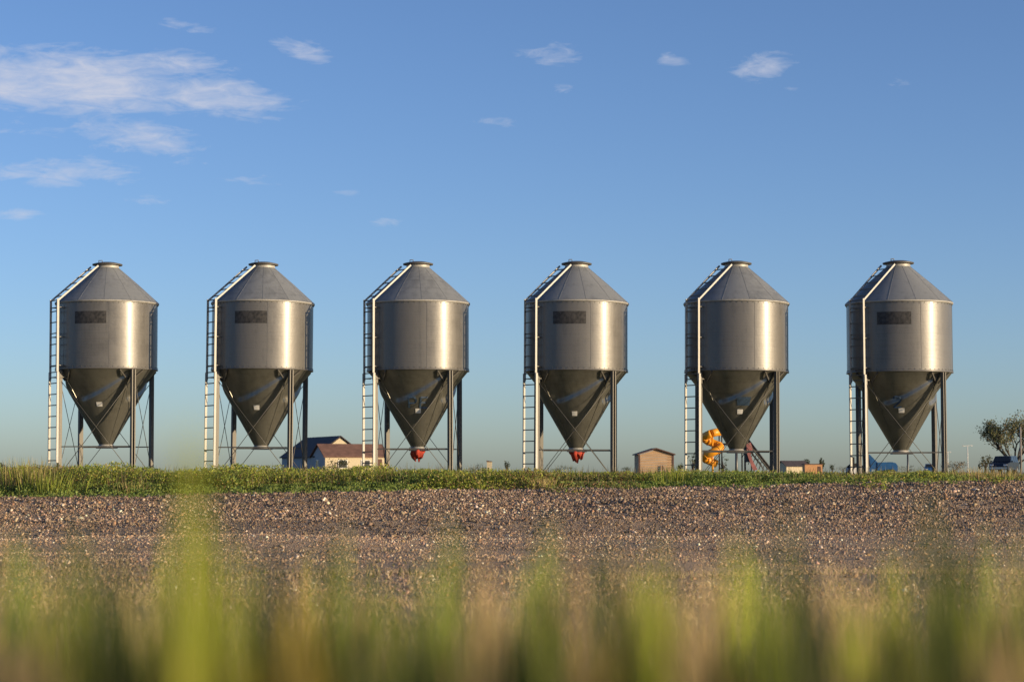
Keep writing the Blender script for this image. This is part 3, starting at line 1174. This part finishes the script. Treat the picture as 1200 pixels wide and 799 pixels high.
# --- grasses before the gravel
def fore_grass():
    # short dry stubble at the foot of the gravel
    N = 42000
    d = np.sqrt(rng.uniform(8.0 ** 2, 25 ** 2, N))
    x = rng.uniform(-1, 1, N) * (.285 * d + .5)
    k = rng.uniform(size=N) < (1 - sstep(13, 24, d)) * (.5 + (vnoise(x * .5, d, .8, 51) + .5))
    x, d = x[k], d[k]
    N = len(x)
    B = np.stack([x, d, ground_z(x, d)], 1)
    C = pick(N, [(5, (0.58, 0.42, 0.24), 0), (2, (0.42, 0.32, 0.17), 0), (.8, (.22, .23, .07), 0)])
    tag(link('dry_grass', blades('dry_grass', B, rng.normal(size=(N, 2)) * .5, rng.uniform(.02, .08, N), rng.uniform(.005, .012, N), C, M['blade'], .4, 2)),
        'short straw coloured stubble at the foot of the gravel', 'grass', kind='stuff')
    # sparse green weeds in the ruts
    N = 5200
    d = rng.uniform(17, 30, N)
    x = rng.uniform(-1, 1, N) * .29 * d
    k = vnoise(x, d, .8, 52) + .5 > .76
    x, d = x[k], d[k]
    N = len(x)
    B = np.stack([x, d, ground_z(x, d)], 1)
    tag(link('rut_weeds', blades('rut_weeds', B, rng.normal(size=(N, 2)) * .5, rng.uniform(.03, .11, N), rng.uniform(.006, .016, N), pick(N, [(3, (.09, .11, .035), 0), (2, (.25, .2, .09), 0)]), M['blade'], .4, 3)),
        'sparse low weeds growing in the gravel ruts', 'weeds', kind='stuff')
    # tall pale meadow grass, 1.8 - 3.8 m: thin seed heads in front of the gravel
    N = 800
    d = np.sqrt(rng.uniform(1.5 ** 2, 2.7 ** 2, N))
    x = rng.uniform(-1, 1, N) * (.29 * d + .3)
    gz = ground_z(x, d)
    patch = vnoise(x / d * 10, d * .3, .55, 55) + .5
    py = 735 - 95 * patch + rng.normal(size=N) * 24
    L = np.clip((EYE + (553 - py) / FPX * d) - gz, .15, .95)
    B = np.stack([x, d, gz], 1)
    Ct = pick(N, [(5, (0.60, 0.42, 0.20), 0), (2, (.46, .35, .13), 0), (1, (.34, .30, .09), 0)])
    Cg = pick(N, [(4, (0.27, 0.30, 0.045), 0), (2, (.15, .19, .035), 0), (1, (.38, .33, .09), 0)])
    p2 = vnoise(x / d * 10, d * .3, .38, 56) + .5
    C = np.where((p2 > .40)[:, None], Ct, Cg)
    tag(link('tall_grass', blades('tall_grass', B, rng.normal(size=(N, 2)) * .12, L, rng.uniform(.005, .010, N), C, M['blade'], .5, 5)),
        'tall blurred tan meadow grass in front of the gravel', 'grass', kind='stuff')
    # closest blades, 0.7 - 1.7 m, in stands of one colour each
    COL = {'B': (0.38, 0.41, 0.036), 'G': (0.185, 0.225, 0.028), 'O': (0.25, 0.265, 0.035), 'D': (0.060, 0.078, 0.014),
           'K': (0.028, 0.038, 0.010), 'T': (0.52, 0.36, 0.16), 'R': (0.26, 0.10, 0.05), 'Y': (0.50, 0.36, 0.05), 'S': (0.34, 0.25, 0.13)}  # K paints the unlit gaps between blades as near-black green
    bb, ll, cc, ww, tt = [], [], [], [], []

    def add(px, dd, top_py, colr, w, lean):
        X = (px - 600) / FPX * dd
        g = float(ground_z(X, dd))
        top = EYE + (553 - top_py) / FPX * dd
        tl = (random.gauss(0, lean), random.gauss(0, lean))
        L = max(top - g, .12)
        bb.append((X - tl[0] * L * .8, dd - tl[1] * L * .8, g))
        tt.append(tl)
        ll.append(L)
        f = random.uniform(.75, 1.25)
        cc.append(tuple(min(.9, c * f) for c in colr))
        ww.append(random.uniform(*w))

    def row(spec, per_px, d0, d1, w, lean=.05, jit=6, tail=26, dim=1.0):
        """spec: (x start, colour key, top row in the photo)"""
        for (xa, key, py), (xb, _, _) in zip(spec[:-1], spec[1:]):
            for _ in range(int((xb - xa) * per_px)):
                px = random.uniform(xa, xb) + random.gauss(0, jit)
                k = key if random.random() < .92 else random.choice('GOTD')
                add(px, random.uniform(d0, d1), py + abs(random.gauss(0, tail)), tuple(c * dim for c in COL[k]), w, lean)

    # stands of blades about a hand wide, light ones against dark ones, three depths
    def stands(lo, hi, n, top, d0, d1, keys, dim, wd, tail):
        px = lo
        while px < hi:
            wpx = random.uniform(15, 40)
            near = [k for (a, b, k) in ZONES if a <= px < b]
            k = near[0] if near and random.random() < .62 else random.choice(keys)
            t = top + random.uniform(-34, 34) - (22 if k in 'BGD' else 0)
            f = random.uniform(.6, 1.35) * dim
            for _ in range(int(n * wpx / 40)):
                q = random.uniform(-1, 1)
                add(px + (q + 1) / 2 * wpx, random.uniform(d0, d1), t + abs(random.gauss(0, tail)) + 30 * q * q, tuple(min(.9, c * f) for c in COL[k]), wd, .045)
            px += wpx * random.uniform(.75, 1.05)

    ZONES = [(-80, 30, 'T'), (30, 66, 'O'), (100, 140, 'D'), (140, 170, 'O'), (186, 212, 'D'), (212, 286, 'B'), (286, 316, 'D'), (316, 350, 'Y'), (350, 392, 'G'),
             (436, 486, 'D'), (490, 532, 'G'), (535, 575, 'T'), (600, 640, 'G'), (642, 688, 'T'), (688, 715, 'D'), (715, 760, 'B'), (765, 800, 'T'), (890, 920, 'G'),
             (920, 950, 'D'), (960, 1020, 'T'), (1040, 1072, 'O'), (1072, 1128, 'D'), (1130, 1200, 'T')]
    stands(-80, 1290, 30, 634, 1.35, 2.3, 'TOOGTGB', 1.35, (.006, .012), 46)  # brightened in colour for sunlit tops
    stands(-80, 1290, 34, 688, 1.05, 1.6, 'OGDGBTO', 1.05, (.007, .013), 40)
    stands(-80, 1290, 40, 728, .82, 1.2, 'GDKOGBDY', .75, (.008, .014), 30)  # darkened in colour for the shade low in dense grass
    # the few shoots that stand clear of the rest
    for (px, dd, py, n, key, sx, w) in ((226, .80, 490, 6, 'B', 6, (.011, .015)), (236, .95, 560, 10, 'B', 15, (.011, .015)), (250, 1.0, 610, 14, 'B', 22, (.009, .014)),
                                        (1090, .95, 560, 6, 'G', 6, (.010, .014)), (1098, .95, 600, 26, 'D', 14, (.011, .015)), (1110, 1.0, 660, 26, 'D', 24, (.011, .015)), (1050, 1.2, 620, 5, 'O', 10, (.007, .011)),
                                        (930, 1.0, 580, 5, 'G', 8, (.008, .012)), (508, 1.1, 590, 6, 'G', 10, (.008, .011)), (735, 1.05, 610, 8, 'O', 14, (.008, .011)),
                                        (318, 1.1, 610, 5, 'D', 8, (.008, .012)), (1015, 1.2, 640, 6, 'O', 18, (.007, .010)), (560, 1.3, 600, 3, 'T', 10, (.006, .009))):
        for _ in range(n):
            add(px + random.gauss(0, sx), dd * random.uniform(.95, 1.06), py + abs(random.gauss(0, 24)), COL[key], w, .03)
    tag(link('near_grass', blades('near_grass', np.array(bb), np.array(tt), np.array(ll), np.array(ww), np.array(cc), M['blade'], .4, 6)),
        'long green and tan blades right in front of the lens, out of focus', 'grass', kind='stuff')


fore_grass()


# ------------------------------------------------------------------ far things
def px_x(px, d):
    return (px - 600) / FPX * d * math.cos(PITCH)


def far_z(py, d):
    return at(600, py, d).z


GZ0 = -0.25


def gable_block(root, L, W, ze, zr, wall, roof, gable_mat=None, over=0.25, name_w='wall', ridge_off=0.0):
    """ridge along local X, origin at centre, ground z=0 in root frame"""
    w = MB()
    hl, hw = L / 2, W / 2
    z0 = -0.3
    # side walls
    th = 0.15
    w.box((0, -hw + th / 2, (ze + z0) / 2), (L, th, ze - z0))
    w.build(name_w, wall, root)
    w = MB()
    w.box((0, hw - th / 2, (ze + z0) / 2), (L, th, ze - z0))
    w.build(name_w, wall, root)
    for s in (-1, 1):
        w = MB()
        x = s * (hl - th - 0.002)
        pts = [(x, -hw + th + .003, z0), (x, hw - th - .003, z0), (x, hw - th - .003, ze), (x, 0, zr - 0.12), (x, -hw + th + .003, ze)]
        w.poly_prism(pts, (s * th, 0, 0))
        w.build('gable_wall', gable_mat or wall, root)
    sl = (zr - ze) / hw
    for s in (-1, 1):
        r = MB()
        e = hw + over
        zz = ze - over * sl
        x0 = -hl - over
        pts = [(x0, s * e, zz), (x0, s * e, zz + .12), (x0, s * 0.01, zr + .12), (x0, s * 0.01, zr)]
        r.poly_prism(pts, (L + 2 * over, 0, 0))
        r.build('roof', roof, root)


def window(root, x, y, z, w, h, face='-y'):
    f = MB()
    t = .06
    if face == '-y':
        f.box((x, y - t / 2, z + h / 2 + .04), (w + .16, t, .08))
        f.box((x, y - t / 2, z - h / 2 - .04), (w + .16, t, .08))
        f.box((x - w / 2 - .04, y - t / 2, z), (.08, t, h))
        f.box((x + w / 2 + .04, y - t / 2, z), (.08, t, h))
        fo = f.build('window', M['sticker_white'], root)
        MB().box((x, y - .015, z), (w, .02, h)).build('pane', M['glass'], fo)
    else:
        sx = -1 if face == '-x' else 1
        f.box((x + sx * t / 2, y, z + h / 2 + .04), (t, w + .16, .08))
        f.box((x + sx * t / 2, y, z - h / 2 - .04), (t, w + .16, .08))
        f.box((x + sx * t / 2, y - w / 2 - .04, z), (t, .08, h))
        f.box((x + sx * t / 2, y + w / 2 + .04, z), (t, .08, h))
        fo = f.build('window', M['sticker_white'], root)
        MB().box((x + sx * .015, y, z), (.02, w, h)).build('pane', M['glass'], fo)


# house behind bins 2 and 3: front wing with brown roof, rear wing running away behind it, its shade put into darker colours
HD = 250.0
th = R_(22)
u = Vector((math.cos(th), math.sin(th), 0))       # along front wall
nf = Vector((math.sin(th), -math.cos(th), 0))     # front normal
c0 = Vector((px_x(381, HD), HD, GZ0))             # near left corner of the front wing
fw_L, fw_W = 8.2, 6.0
cen = c0 + u * (fw_L / 2) - nf * (fw_W / 2)
house = empty('house', cen, th)
tag(house, 'cream house with brown shingle roof and dark rear wing behind the third bin ladder', 'house')
ze = far_z(534.5, HD) - GZ0
zr = far_z(520.5, HD) - GZ0
gable_block(house, fw_L, fw_W, ze, zr, M['cream_wall'], M['brown_roof'], M['shaded_wall'])
for x in (-1.8, 1.2):
    window(house, x, -fw_W / 2, 1.35, 1.1, 0.9)
MB().box((2.9, -fw_W / 2 - .03, 1.0), (.95, .06, 2.0)).build('door', M['brown_trim'], house)
window(house, -fw_L / 2, 0.4, 1.4, 1.0, .9, '-x')
# rear wing: ridge runs along local +Y
rw_L, rw_W = 16.0, 6.6
rear = empty('rear_wing', (0, 0, 0), math.pi / 2)
rear.parent = house
rear.location = (-0.6, fw_W / 2 - 1.0 + rw_L / 2, 0)
ze2 = far_z(534, HD + 8) - GZ0
zr2 = far_z(511.5, HD + 6) - GZ0
gable_block(rear, rw_L, rw_W, ze2, zr2, M['shaded_wall'], M['dark_roof'], M['cream_wall'], 0.3)

# wooden shed
SD = 200.0
sx0, sx1 = px_x(748, SD), px_x(790, SD)
shed = empty('wooden_shed', ((sx0 + sx1) / 2, SD, GZ0), R_(3))
tag(shed, 'small tan board shed with a low gabled roof between the fourth and fifth bins', 'shed')
W = (sx1 - sx0)
ze = far_z(532.6, SD) - GZ0
zr = far_z(526.0, SD) - GZ0
n = 9
hh = (ze + .25) / n
for i in range(n):
    MB().box((0, -0.02 + random.uniform(-.012, .012), -.25 + hh * (i + .5)), (W - .3, .06, hh - .03)).build('board', M['tan_wood'], shed)
mb = MB()
mb.poly_prism([(-W / 2 + .16, -.03, ze), (W / 2 - .16, -.03, ze), (0, -.03, zr - .06)], (0, .06, 0))
mb.build('gable_board', M['tan_wood'], shed)
for s in (-1, 1):
    MB().box((s * (W / 2 - .1), -.03, (ze - .25) / 2), (.16, .12, ze + .25)).build('corner_post', M['brown_trim'], shed)
    MB().box((s * (W / 2 - .12), 2.1, (ze - .25) / 2), (.08, 4.0, ze + .25)).build('side_wall', M['tan_wood'], shed)
    mb = MB()
    mb.poly_prism([(0.0, -.3, zr), (s * (W / 2 + .12), -.3, ze - .04), (s * (W / 2 + .12), -.3, ze + .07), (0.0, -.3, zr + .12)], (0, 4.6, 0))
    mb.build('roof', M['brown_trim'], shed)
MB().box((W * .17, -.22, .35), (.10, .12, 1.3)).build('bollard', M['brown_trim'], shed)

# small far buildings right of bin 5
b1 = empty('far_house', (px_x(929, 420), 420, GZ0), R_(20))
tag(b1, 'distant pale house with a dark pitched roof beyond the gap right of the slide', 'house')
gable_block(b1, 5.2, 4.2, far_z(546, 420) - GZ0, far_z(540.2, 420) - GZ0, M['cream_wall'], M['dark_roof'])
b2 = empty('orange_shed', (px_x(953.5, 330), 330, GZ0), R_(2))
tag(b2, 'low orange tan flat roofed shed with a dark doorway near distant trees', 'shed')
zt = far_z(544.3, 330) - GZ0
MB().box((0, 1.2, zt / 2 - .1), (2.9, 2.4, zt + .2)).build('wall', M['orange_wall'], b2)
MB().box((0, 1.2, zt + .09), (3.1, 2.6, .14)).build('roof', M['brown_trim'], b2)
MB().box((.95, -.03, zt * .42), (.5, .05, zt * .8)).build('door', M['brown_trim'], b2)
b3 = empty('cream_hut', (px_x(573.5, 300), 300, GZ0), 0)
tag(b3, 'tiny cream hut just above the weeds right of the third bin', 'hut')
zt = far_z(541, 300) - GZ0
MB().box((0, .6, zt / 2 - .1), (.75, 1.2, zt + .2)).build('wall', M['cream_wall'], b3)
mb = MB()
mb.poly_prism([(-.45, -.1, zt + .005), (.45, -.1, zt + .005), (.45, -.1, zt + .07), (-.45, -.1, zt + .22)], (0, 1.4, 0))
mb.build('roof', M['brown_trim'], b3)


# ---------------------------------------------------------------- trees and bushes
def bush(name, px, d, py_top, wpx, table, label, cat, n=260, squash=1.0, trunk=True, group=None):
    X = px_x(px, d)
    top = far_z(py_top, d)
    h = top - GZ0
    w = wpx / FPX * d / 2
    root = empty(name, (X, d, GZ0))
    tag(root, label, cat, group)
    # clumpy cloud of leaves
    nc = 9
    cl = np.stack([rng.uniform(-.75, .75, nc) * w, rng.uniform(-.75, .75, nc) * w, h * (0.42 + .42 * rng.uniform(size=nc))], 1)
    cl[:, 0:2] *= (1.15 - .7 * ((cl[:, 2:3] / h) - .4)) * squash
    k = rng.integers(0, nc, n)
    pos = cl[k] + rng.normal(size=(n, 3)) * np.array([w * .22, w * .22, h * .10])
    pos[:, 2] = np.clip(pos[:, 2], .05, h)
    link('crown', leaves('crown', pos, rng.uniform(.12, .26, n) * max(h, .8) * .5, pick(n, table), M['leaf'], .3, .6), root)
    if trunk:
        m = MB()
        m.tube([(0, 0, -.2), (0.02 * h, 0, .3 * h), (-.02 * h, 0, .75 * h)], [.06 * h, .045 * h, .015 * h], 7)
        for q in range(4):
            a = q * 1.7
            m.tube([(0, 0, .28 * h), (math.cos(a) * w * .5, math.sin(a) * w * .5, .62 * h)], [.025 * h, .008 * h], 5)
        m.build('trunk', M['bark'], root)
    return root


DKG = [(3, (0.05, 0.065, 0.03), 0), (2, (0.075, 0.085, 0.035), 0)]
OLG = [(3, (0.10, 0.10, 0.045), 0), (2, (0.14, 0.12, 0.06), 0), (1, (.05, .06, .03), 0)]
TNG = [(3, (.26, .20, .11), 0), (2, (.10, .075, .05), 0)]
bush('distant_tree', 945.5, 430, 536.5, 9, DKG, 'distant round dark tree left of the orange tan shed top', 'tree')
bush('distant_tree', 963, 430, 536.5, 6, DKG, 'distant narrow dark tree above the doorway of the orange tan shed', 'tree')
bush('distant_tree', 975.5, 430, 544, 7, DKG, 'distant very low dark tree right of the orange tan shed', 'tree')
bush('distant_tree', 594.5, 380, 540.0, 8, DKG, 'distant small pointed dark tree left of the fourth bin ladder', 'tree', squash=.7)
bush('distant_bush', 560, 360, 542.5, 22, OLG, 'distant low dark bushes beside the cream hut', 'bush')
bush('distant_bush', 734, 360, 546.5, 12, DKG, 'distant low bush just left of the wooden shed', 'bush')
bush('distant_bush', 797, 300, 541.5, 8, DKG, 'distant dark bush between the wooden shed and the fifth bin', 'bush')
bush('distant_bush', 395.5, 235, 537.0, 26, OLG, 'olive bush in front of the cream house wall', 'bush', 320)
bush('distant_bush', 3, 330, 541, 12, DKG, 'distant dark bush at the left edge above the weeds', 'bush')
bush('dry_bush', 1117, 160, 540.5, 32, TNG, 'brown and tan dry bush right of the last bin', 'bush', 420)
bush('distant_bush', 988, 380, 546.0, 18, OLG, 'distant low olive bush left of the last bin ladder', 'bush')
bush('distant_bush', 1064, 360, 545.0, 26, OLG, 'distant olive bush under the last bin outlet', 'bush')
bush('distant_bush', 1155, 205, 533.0, 14, OLG, 'olive bush on the near side of the dark car bonnet', 'bush')
hz = bush('hedge', 663, 500, 544.8, 30, DKG, 'distant flat dark hedge under the red cap of the fourth bin', 'hedge', 420, trunk=False)
bush('sapling', 812, 130, 529.5, 12, DKG, 'thin young tree seen through the fifth bin ladder', 'tree', 70)
bush('sapling', 847.5, 130, 534.5, 11, DKG, 'thin young tree right of the yellow slide', 'tree', 60)


def big_tree():
    d = 205.0
    base = Vector((px_x(1189, d), d, GZ0))
    root = empty('spreading_tree', base)
    tag(root, 'spreading half bare tree behind the dark car at the right edge', 'tree')
    s = d / FPX
    rnd = random.Random(5)
    m = MB()
    tips = []

    def grow(p, dirv, L, r, depth):
        pts = [p]
        q = p.copy()
        dv = dirv.copy()
        for i in range(3):
            dv = (dv + Vector((rnd.uniform(-.25, .25), rnd.uniform(-.25, .25), rnd.uniform(-.10, .18)))).normalized()
            q = q + dv * (L / 3)
            pts.append(q.copy())
            if depth <= 2:
                tips.append((q.copy(), depth))
        m.tube(pts, [r, r * .85, r * .72, r * .6], 6)
        if depth <= 0:
            return
        for k in range(3 if depth > 1 else 2):
            a = rnd.uniform(0, 2 * math.pi)
            sp = rnd.uniform(.5, .95)
            nd = (dv + Vector((math.cos(a) * sp, math.sin(a) * sp, rnd.uniform(-.10, .30)))).normalized()
            grow(pts[rnd.choice((2, 3, 3))], nd, L * rnd.uniform(.62, .82), r * .55, depth - 1)
    m.tube([(0, 0, -.4), (0.0, 0, .5), (.06, 0, 1.1)], [.36, .30, .27], 9)
    for k, (az, el) in enumerate(((178, 32), (168, 55), (120, 62), (60, 75), (10, 50), (-20, 34), (220, 50), (290, 45), (330, 62))):
        a, e = R_(az), R_(el)
        grow(Vector((0.03, 0, 1.0)), Vector((math.cos(a) * math.cos(e), math.sin(a) * math.cos(e), math.sin(e))), 2.2, .12, 3)
    m.build('trunk', M['bark'], root)
    P_ = []
    for (p, dep) in tips:
        for _ in range(7 if dep < 2 else 3):
            P_.append((p.x + rnd.gauss(0, .26), p.y + rnd.gauss(0, .26), p.z + rnd.gauss(0, .22)))
    P_ = np.array(P_)
    P_ = P_[P_[:, 2] > .5]
    n = len(P_)
    link('crown', leaves('crown', P_, rng.uniform(.12, .26, n), pick(n, [(4, (.17, .18, .075), 0), (2, (.26, .235, .11), 0), (1, (.30, .20, .11), 0), (1, (.08, .10, .05), 0)]), M['leaf'], .3, .6), root)


big_tree()


# ---------------------------------------------------------------- cars and machine
def make_car(name, loc, rz, label, paint, scale=1.0):
    root = empty(name, loc, rz)
    root.scale = (scale,) * 3
    tag(root, label, 'car')
    # profile along x (front at -x), suv
    hw = .92
    low = [(-2.3, .35), (-2.32, .75), (-2.2, .98), (-1.15, 1.10), (2.25, 1.12), (2.33, .8), (2.3, .35)]
    mb = MB()
    mb.poly_prism([(x, -hw, z) for x, z in low], (0, 2 * hw, 0))
    mb.build('body', paint, root)
    cab = [(-1.05, 1.10), (-.45, 1.70), (1.75, 1.74), (2.15, 1.12)]
    b = len(mb.v)
    mb = MB()
    pts0 = [(x, -hw + (.02 if z < 1.2 else .14), z + .003) for x, z in cab]
    pts1 = [(x, hw - (.02 if z < 1.2 else .14), z + .003) for x, z in cab]
    mb.v = pts0 + pts1
    for f in ((0, 1, 2, 3), (7, 6, 5, 4), (0, 4, 5, 1), (1, 5, 6, 2), (2, 6, 7, 3), (3, 7, 4, 0)):
        mb.face(f)
    mb.build('cabin', paint, root)
    for s in (-1, 1):
        for (xa, xb, xc, xd) in ((-.80, -.36, .35, .35), (.45, .45, 1.15, 1.15), (1.25, 1.25, 1.66, 1.92)):
            m = MB()
            ya, yb = s * (hw - .035), s * (hw - .125)
            m.poly_prism([(xa, ya, 1.17), (xb, yb, 1.62), (xc, yb, 1.62), (xd, ya, 1.17)], (0, s * .02, 0))
            m.build('window', M['glass'], root)
        m = MB()
        m.box((-1.0, s * (hw + .1), 1.18), (.12, .2, .14))
        m.build('mirror', paint, root)
        m = MB()
        m.box((-2.25, s * .68, .82), (.16, .36, .16))
        m.build('headlight', M['lamp_lens'], root)
    m = MB()
    m.poly_prism([(-1.0, -.76, 1.17), (-1.0, .76, 1.17), (-.52, .68, 1.64), (-.52, -.68, 1.64)], (-.03, 0, .02))
    m.build('windscreen', M['glass'], root)
    MB().box((-2.33, 0, .52), (.14, 1.7, .2)).build('bumper', M['chrome'], root)
    for x in (-1.45, 1.5):
        for s in (-1, 1):
            m = MB()
            m.tube([(x, s * (hw - .22), .36), (x, s * (hw + .01), .36)], .37, 18)
            w = m.build('wheel', M['rubber'], root)
            m = MB()
            m.tube([(x, s * (hw - .1), .36), (x, s * (hw + .02), .36)], .2, 14)
            m.build('rim', M['chrome'], w)
    return root


make_car('parked_car', (px_x(1177, 198), 198, GZ0 + .22), R_(62), 'dark navy sport utility car under the spreading tree', M['car_navy'])
make_car('parked_car', (px_x(1090.5, 300), 300, GZ0), R_(80), 'distant dark blue car seen between the legs of the last bin', M['machine_blue'], .92)

# blue low machine behind the last bin's ladder leg
TD = 110.0
tr = empty('garden_tractor', (px_x(1031, TD), TD, GZ0))
tag(tr, 'small blue garden tractor with flat hood behind the last bin ladder', 'tractor')
zt = far_z(541.2, TD) - GZ0
sc_ = TD / FPX
mb = MB()
prof = [(-.18, .35), (-.18, zt - .02), (.62, zt), (.84, zt - .06), (.93, zt - .2), (.93, .35)]
mb.poly_prism([(x, -.32, z) for x, z in prof], (0, .64, 0))
mb.build('hood', M['machine_blue'], tr)
mb = MB()
mb.poly_prism([(-.19, -.28, .5), (-.19, -.28, zt), (-.60, -.28, zt + .42), (-.66, -.28, zt + .40), (-.50, -.28, .5)], (0, .56, 0))
mb.build('dash', M['machine_blue'], tr)
mb = MB()
ring = [Vector((-.72, 0, zt + .46)) + Vector((.08 * math.sin(a), .2 * math.cos(a), .16 * math.sin(a))) for a in [2 * math.pi * k / 14 for k in range(15)]]
mb.tube(ring, .025, 6, False)
mb.bar((-.60, 0, zt + .36), (-.72, 0, zt + .46), .05, .05)
mb.build('steering_wheel', M['rubber'], tr)
MB().box((-1.15, 0, .48), (1.3, .7, .22)).build('chassis', M['machine_blue'], tr)
mb = MB()
mb.box((-1.25, 0, .72), (.45, .5, .12))
mb.box((-1.48, 0, .95), (.1, .5, .45))
mb.build('seat', M['rubber'], tr)
for (x, r, wd) in ((.55, .26, .2), (-1.35, .42, .28)):
    for s in (-1, 1):
        m = MB()
        m.tube([(x, s * .36, r), (x, s * (.36 + wd), r)], r, 18)
        w = m.build('wheel', M['rubber'], tr)
        m = MB()
        m.tube([(x, s * (.36 + wd * .6), r), (x, s * (.37 + wd), r)], r * .5, 14)
        m.build('rim', M['sticker_white'], w)

# ---------------------------------------------------------------- playground behind bin 5
PDst = 90.0
ps = PDst / FPX


def PP(px, py, dy=0.0):
    v = at(px, py, PDst)
    return Vector((v.x, PDst + dy, v.z))


slide = empty('spiral_slide', (PP(835, 540).x, PDst, GZ0))
tag(slide, 'yellow spiral tube slide behind the fifth bin', 'slide')
cx = PP(835.5, 540).x
pts = []
turn = []
zt, zb = PP(0, 503).z, PP(0, 548.5).z
nst = 60
rad = 9.3 * ps
tr_r = 4.6 * ps
path = []
for i in range(nst + 1):
    t = i / nst
    a = R_(-165) + t * R_(560)
    path.append(Vector((rad * math.sin(a), rad * math.cos(a) * .9, zt - 5 * ps + (zb + 5.2 * ps - zt + 5 * ps) * t - GZ0)))
trough = MB()
trough.tube(path, tr_r, 14)
trough.build('slide_tube', M['yellow_plastic'], slide)
mb = MB()
for i in range(6, nst - 2, 9):                       # bolted flanges between tube sections
    dv = (path[i + 1] - path[i]).normalized() * .025
    mb.tube([path[i] - dv, path[i] + dv], tr_r * 1.10, 14)
mb.build('flange', M['yellow_plastic'], slide)['kind'] = 'stuff'
MB().tube([(0, 0, 0), (0, 0, zt - GZ0 - .3)], .045, 10).build('centre_post', M['yellow_plastic'], slide)
# flat entry section leading to the tower
mb = MB()
mb.tube([path[0], path[0] + Vector((.25, .25, .06)), Vector((.9, .75, path[0].z + .14))], tr_r, 14)
mb.build('entry_tube', M['yellow_plastic'], slide)

tower = empty('play_tower', (PP(858, 540).x, PDst + .9, GZ0))
tag(tower, 'dark climbing tower frame hidden mostly by the fifth bin hopper', 'play tower')
for x in (-.42, .62):
    for y in (-.5, .6):
        MB().tube([(x, y, -.1), (x, y, 2.75)], .035, 8).build('post', M['play_post'], tower)
MB().box((.1, .05, 1.62), (1.15, 1.2, .08)).build('platform', M['play_post'], tower)
mb = MB()
mb.poly_prism([(-.6, -.7, 2.7), (.8, -.7, 2.7), (.1, -.7, 3.2)], (0, 1.5, 0))
mb.build('tower_roof', M['yellow_plastic'], tower)

net = empty('climbing_net', (PP(888, 540).x, PDst - .2, GZ0))
tag(net, 'black rope climbing net sloping down to the right under the fifth bin', 'climbing net')


def NP(px, py, dy=0.0):
    v = PP(px, py)
    return Vector((v.x - net.location.x, dy, v.z - GZ0))


tl, tr_, bl, br = NP(877, 516), NP(881, 518, .9), NP(876, 551), NP(906, 551)
A0, A1 = NP(876, 515, -.2), NP(903, 550, -.2)       # upper edge falling to the right
mb = MB()
mb.tube([A0, A1], .03, 6)
mb.tube([NP(876, 515, 1.0), NP(903, 550, 1.0)], .03, 6)
mb.build('net_frame', M['play_post'], net)
nl = 9
for k in range(nl):
    t = (k + .5) / nl
    p = A0.lerp(A1, t)
    q = NP(876 + 3 + 22 * t, 551, -.2 + .3)
    m = MB()
    m.tube([p, Vector((p.x, 1.0, p.z))], .017, 5)
    m.build('rope', M['black_rope'], net)
    m = MB()
    m.tube([p, Vector((p.x - .16 - .5 * (1 - t) * .4, -.1, max(.02, p.z - .75)))], .017, 5)
    m.build('rope', M['black_rope'], net)
for k in range(6):
    t = k / 5
    m = MB()
    y = -.2 + 1.2 * t
    m.tube([A0 + Vector((0, y + .2, 0)), A1 + Vector((0, y + .2, 0))], .016, 5)
    m.build('rope', M['black_rope'], net)
    m = MB()
    m.tube([A0.lerp(A1, .12 + .1 * k) + Vector((-.16, .02, -.16)), A0.lerp(A1, .5 + .1 * k) + Vector((-.30, .02, -.10))], .016, 5)
    m.build('rope', M['black_rope'], net)

climb = empty('climbing_wall', (PP(873, 540).x, PDst - .55, GZ0))
tag(climb, 'faded red curved climbing panel left of the black rope net', 'climbing wall')


def CP(px, py, dy=0.0):
    v = PP(px, py)
    return Vector((v.x - climb.location.x, dy, v.z - GZ0))


mb = MB()
mb.poly_prism([CP(873, 520), CP(878, 518.5), CP(880.5, 526), CP(878, 533), CP(881, 541), CP(886, 550), CP(881, 551), CP(877, 541), CP(874, 532)], (0, .08, 0))
mb.build('panel', M['pink_panel'], climb)
mb = MB()
mb.poly_prism([CP(869.5, 522, .1), CP(873.5, 519, .1), CP(876, 533, .1), CP(880, 541, .1), CP(873, 541.5, .1), CP(870, 530, .1)], (0, .12, 0))
mb.build('backing', M['play_post'], climb)
for px in (872.5, 879.5):
    MB().tube([CP(px, 552, .2), CP(px, 536, .2)], .03, 6).build('post', M['play_post'], climb)


# ---------------------------------------------------------------- thin posts and poles
def post(px, d, py, r, mat, label, cross=None):
    X = px_x(px, d)
    z = far_z(py, d)
    root = empty('utility_post' if cross else 'metal_post', (X, d, GZ0 if d > 70 else float(ground_z(X, d))))
    h = z - root.location.z
    tag(root, label, 'post')
    MB().tube([(0, 0, -.1), (0, 0, h)], [r, r * .8], 8).build('pole', mat, root)
    MB().lathe([(r * 2.2, -.02), (r * 2.2, .04), (r * 1.1, .06)], 12).build('base', mat, root)
    if cross:
        mb = MB()
        mb.bar((-cross, 0, h - .15), (cross, 0, h - .02), .08, .08)
        mb.build('crossarm', mat, root)
        for s in (-1, 1):
            MB().box((s * cross * .9, 0, h - .1), (cross * .3, .2, .12)).build('lamp', mat, root)
    return root


post(863.2, 60, 526, .05, M['dark_steel'], 'thin dark post standing behind the fifth bin outlet')
post(1064, 60, 531, .032, M['dark_steel'], 'thin dark post standing behind the last bin outlet')
post(1134.2, 330, 521.5, .09, M['pale_post'], 'distant pale pole with a crossarm left of the spreading tree', .8)
post(1111, 330, 529, .08, M['pale_post'], 'distant pale pole close to the right legs of the last bin', .5)
post(1196.5, 120, 500, .07, M['weathered_post'], 'weathered grey post at the right edge in front of the tree')
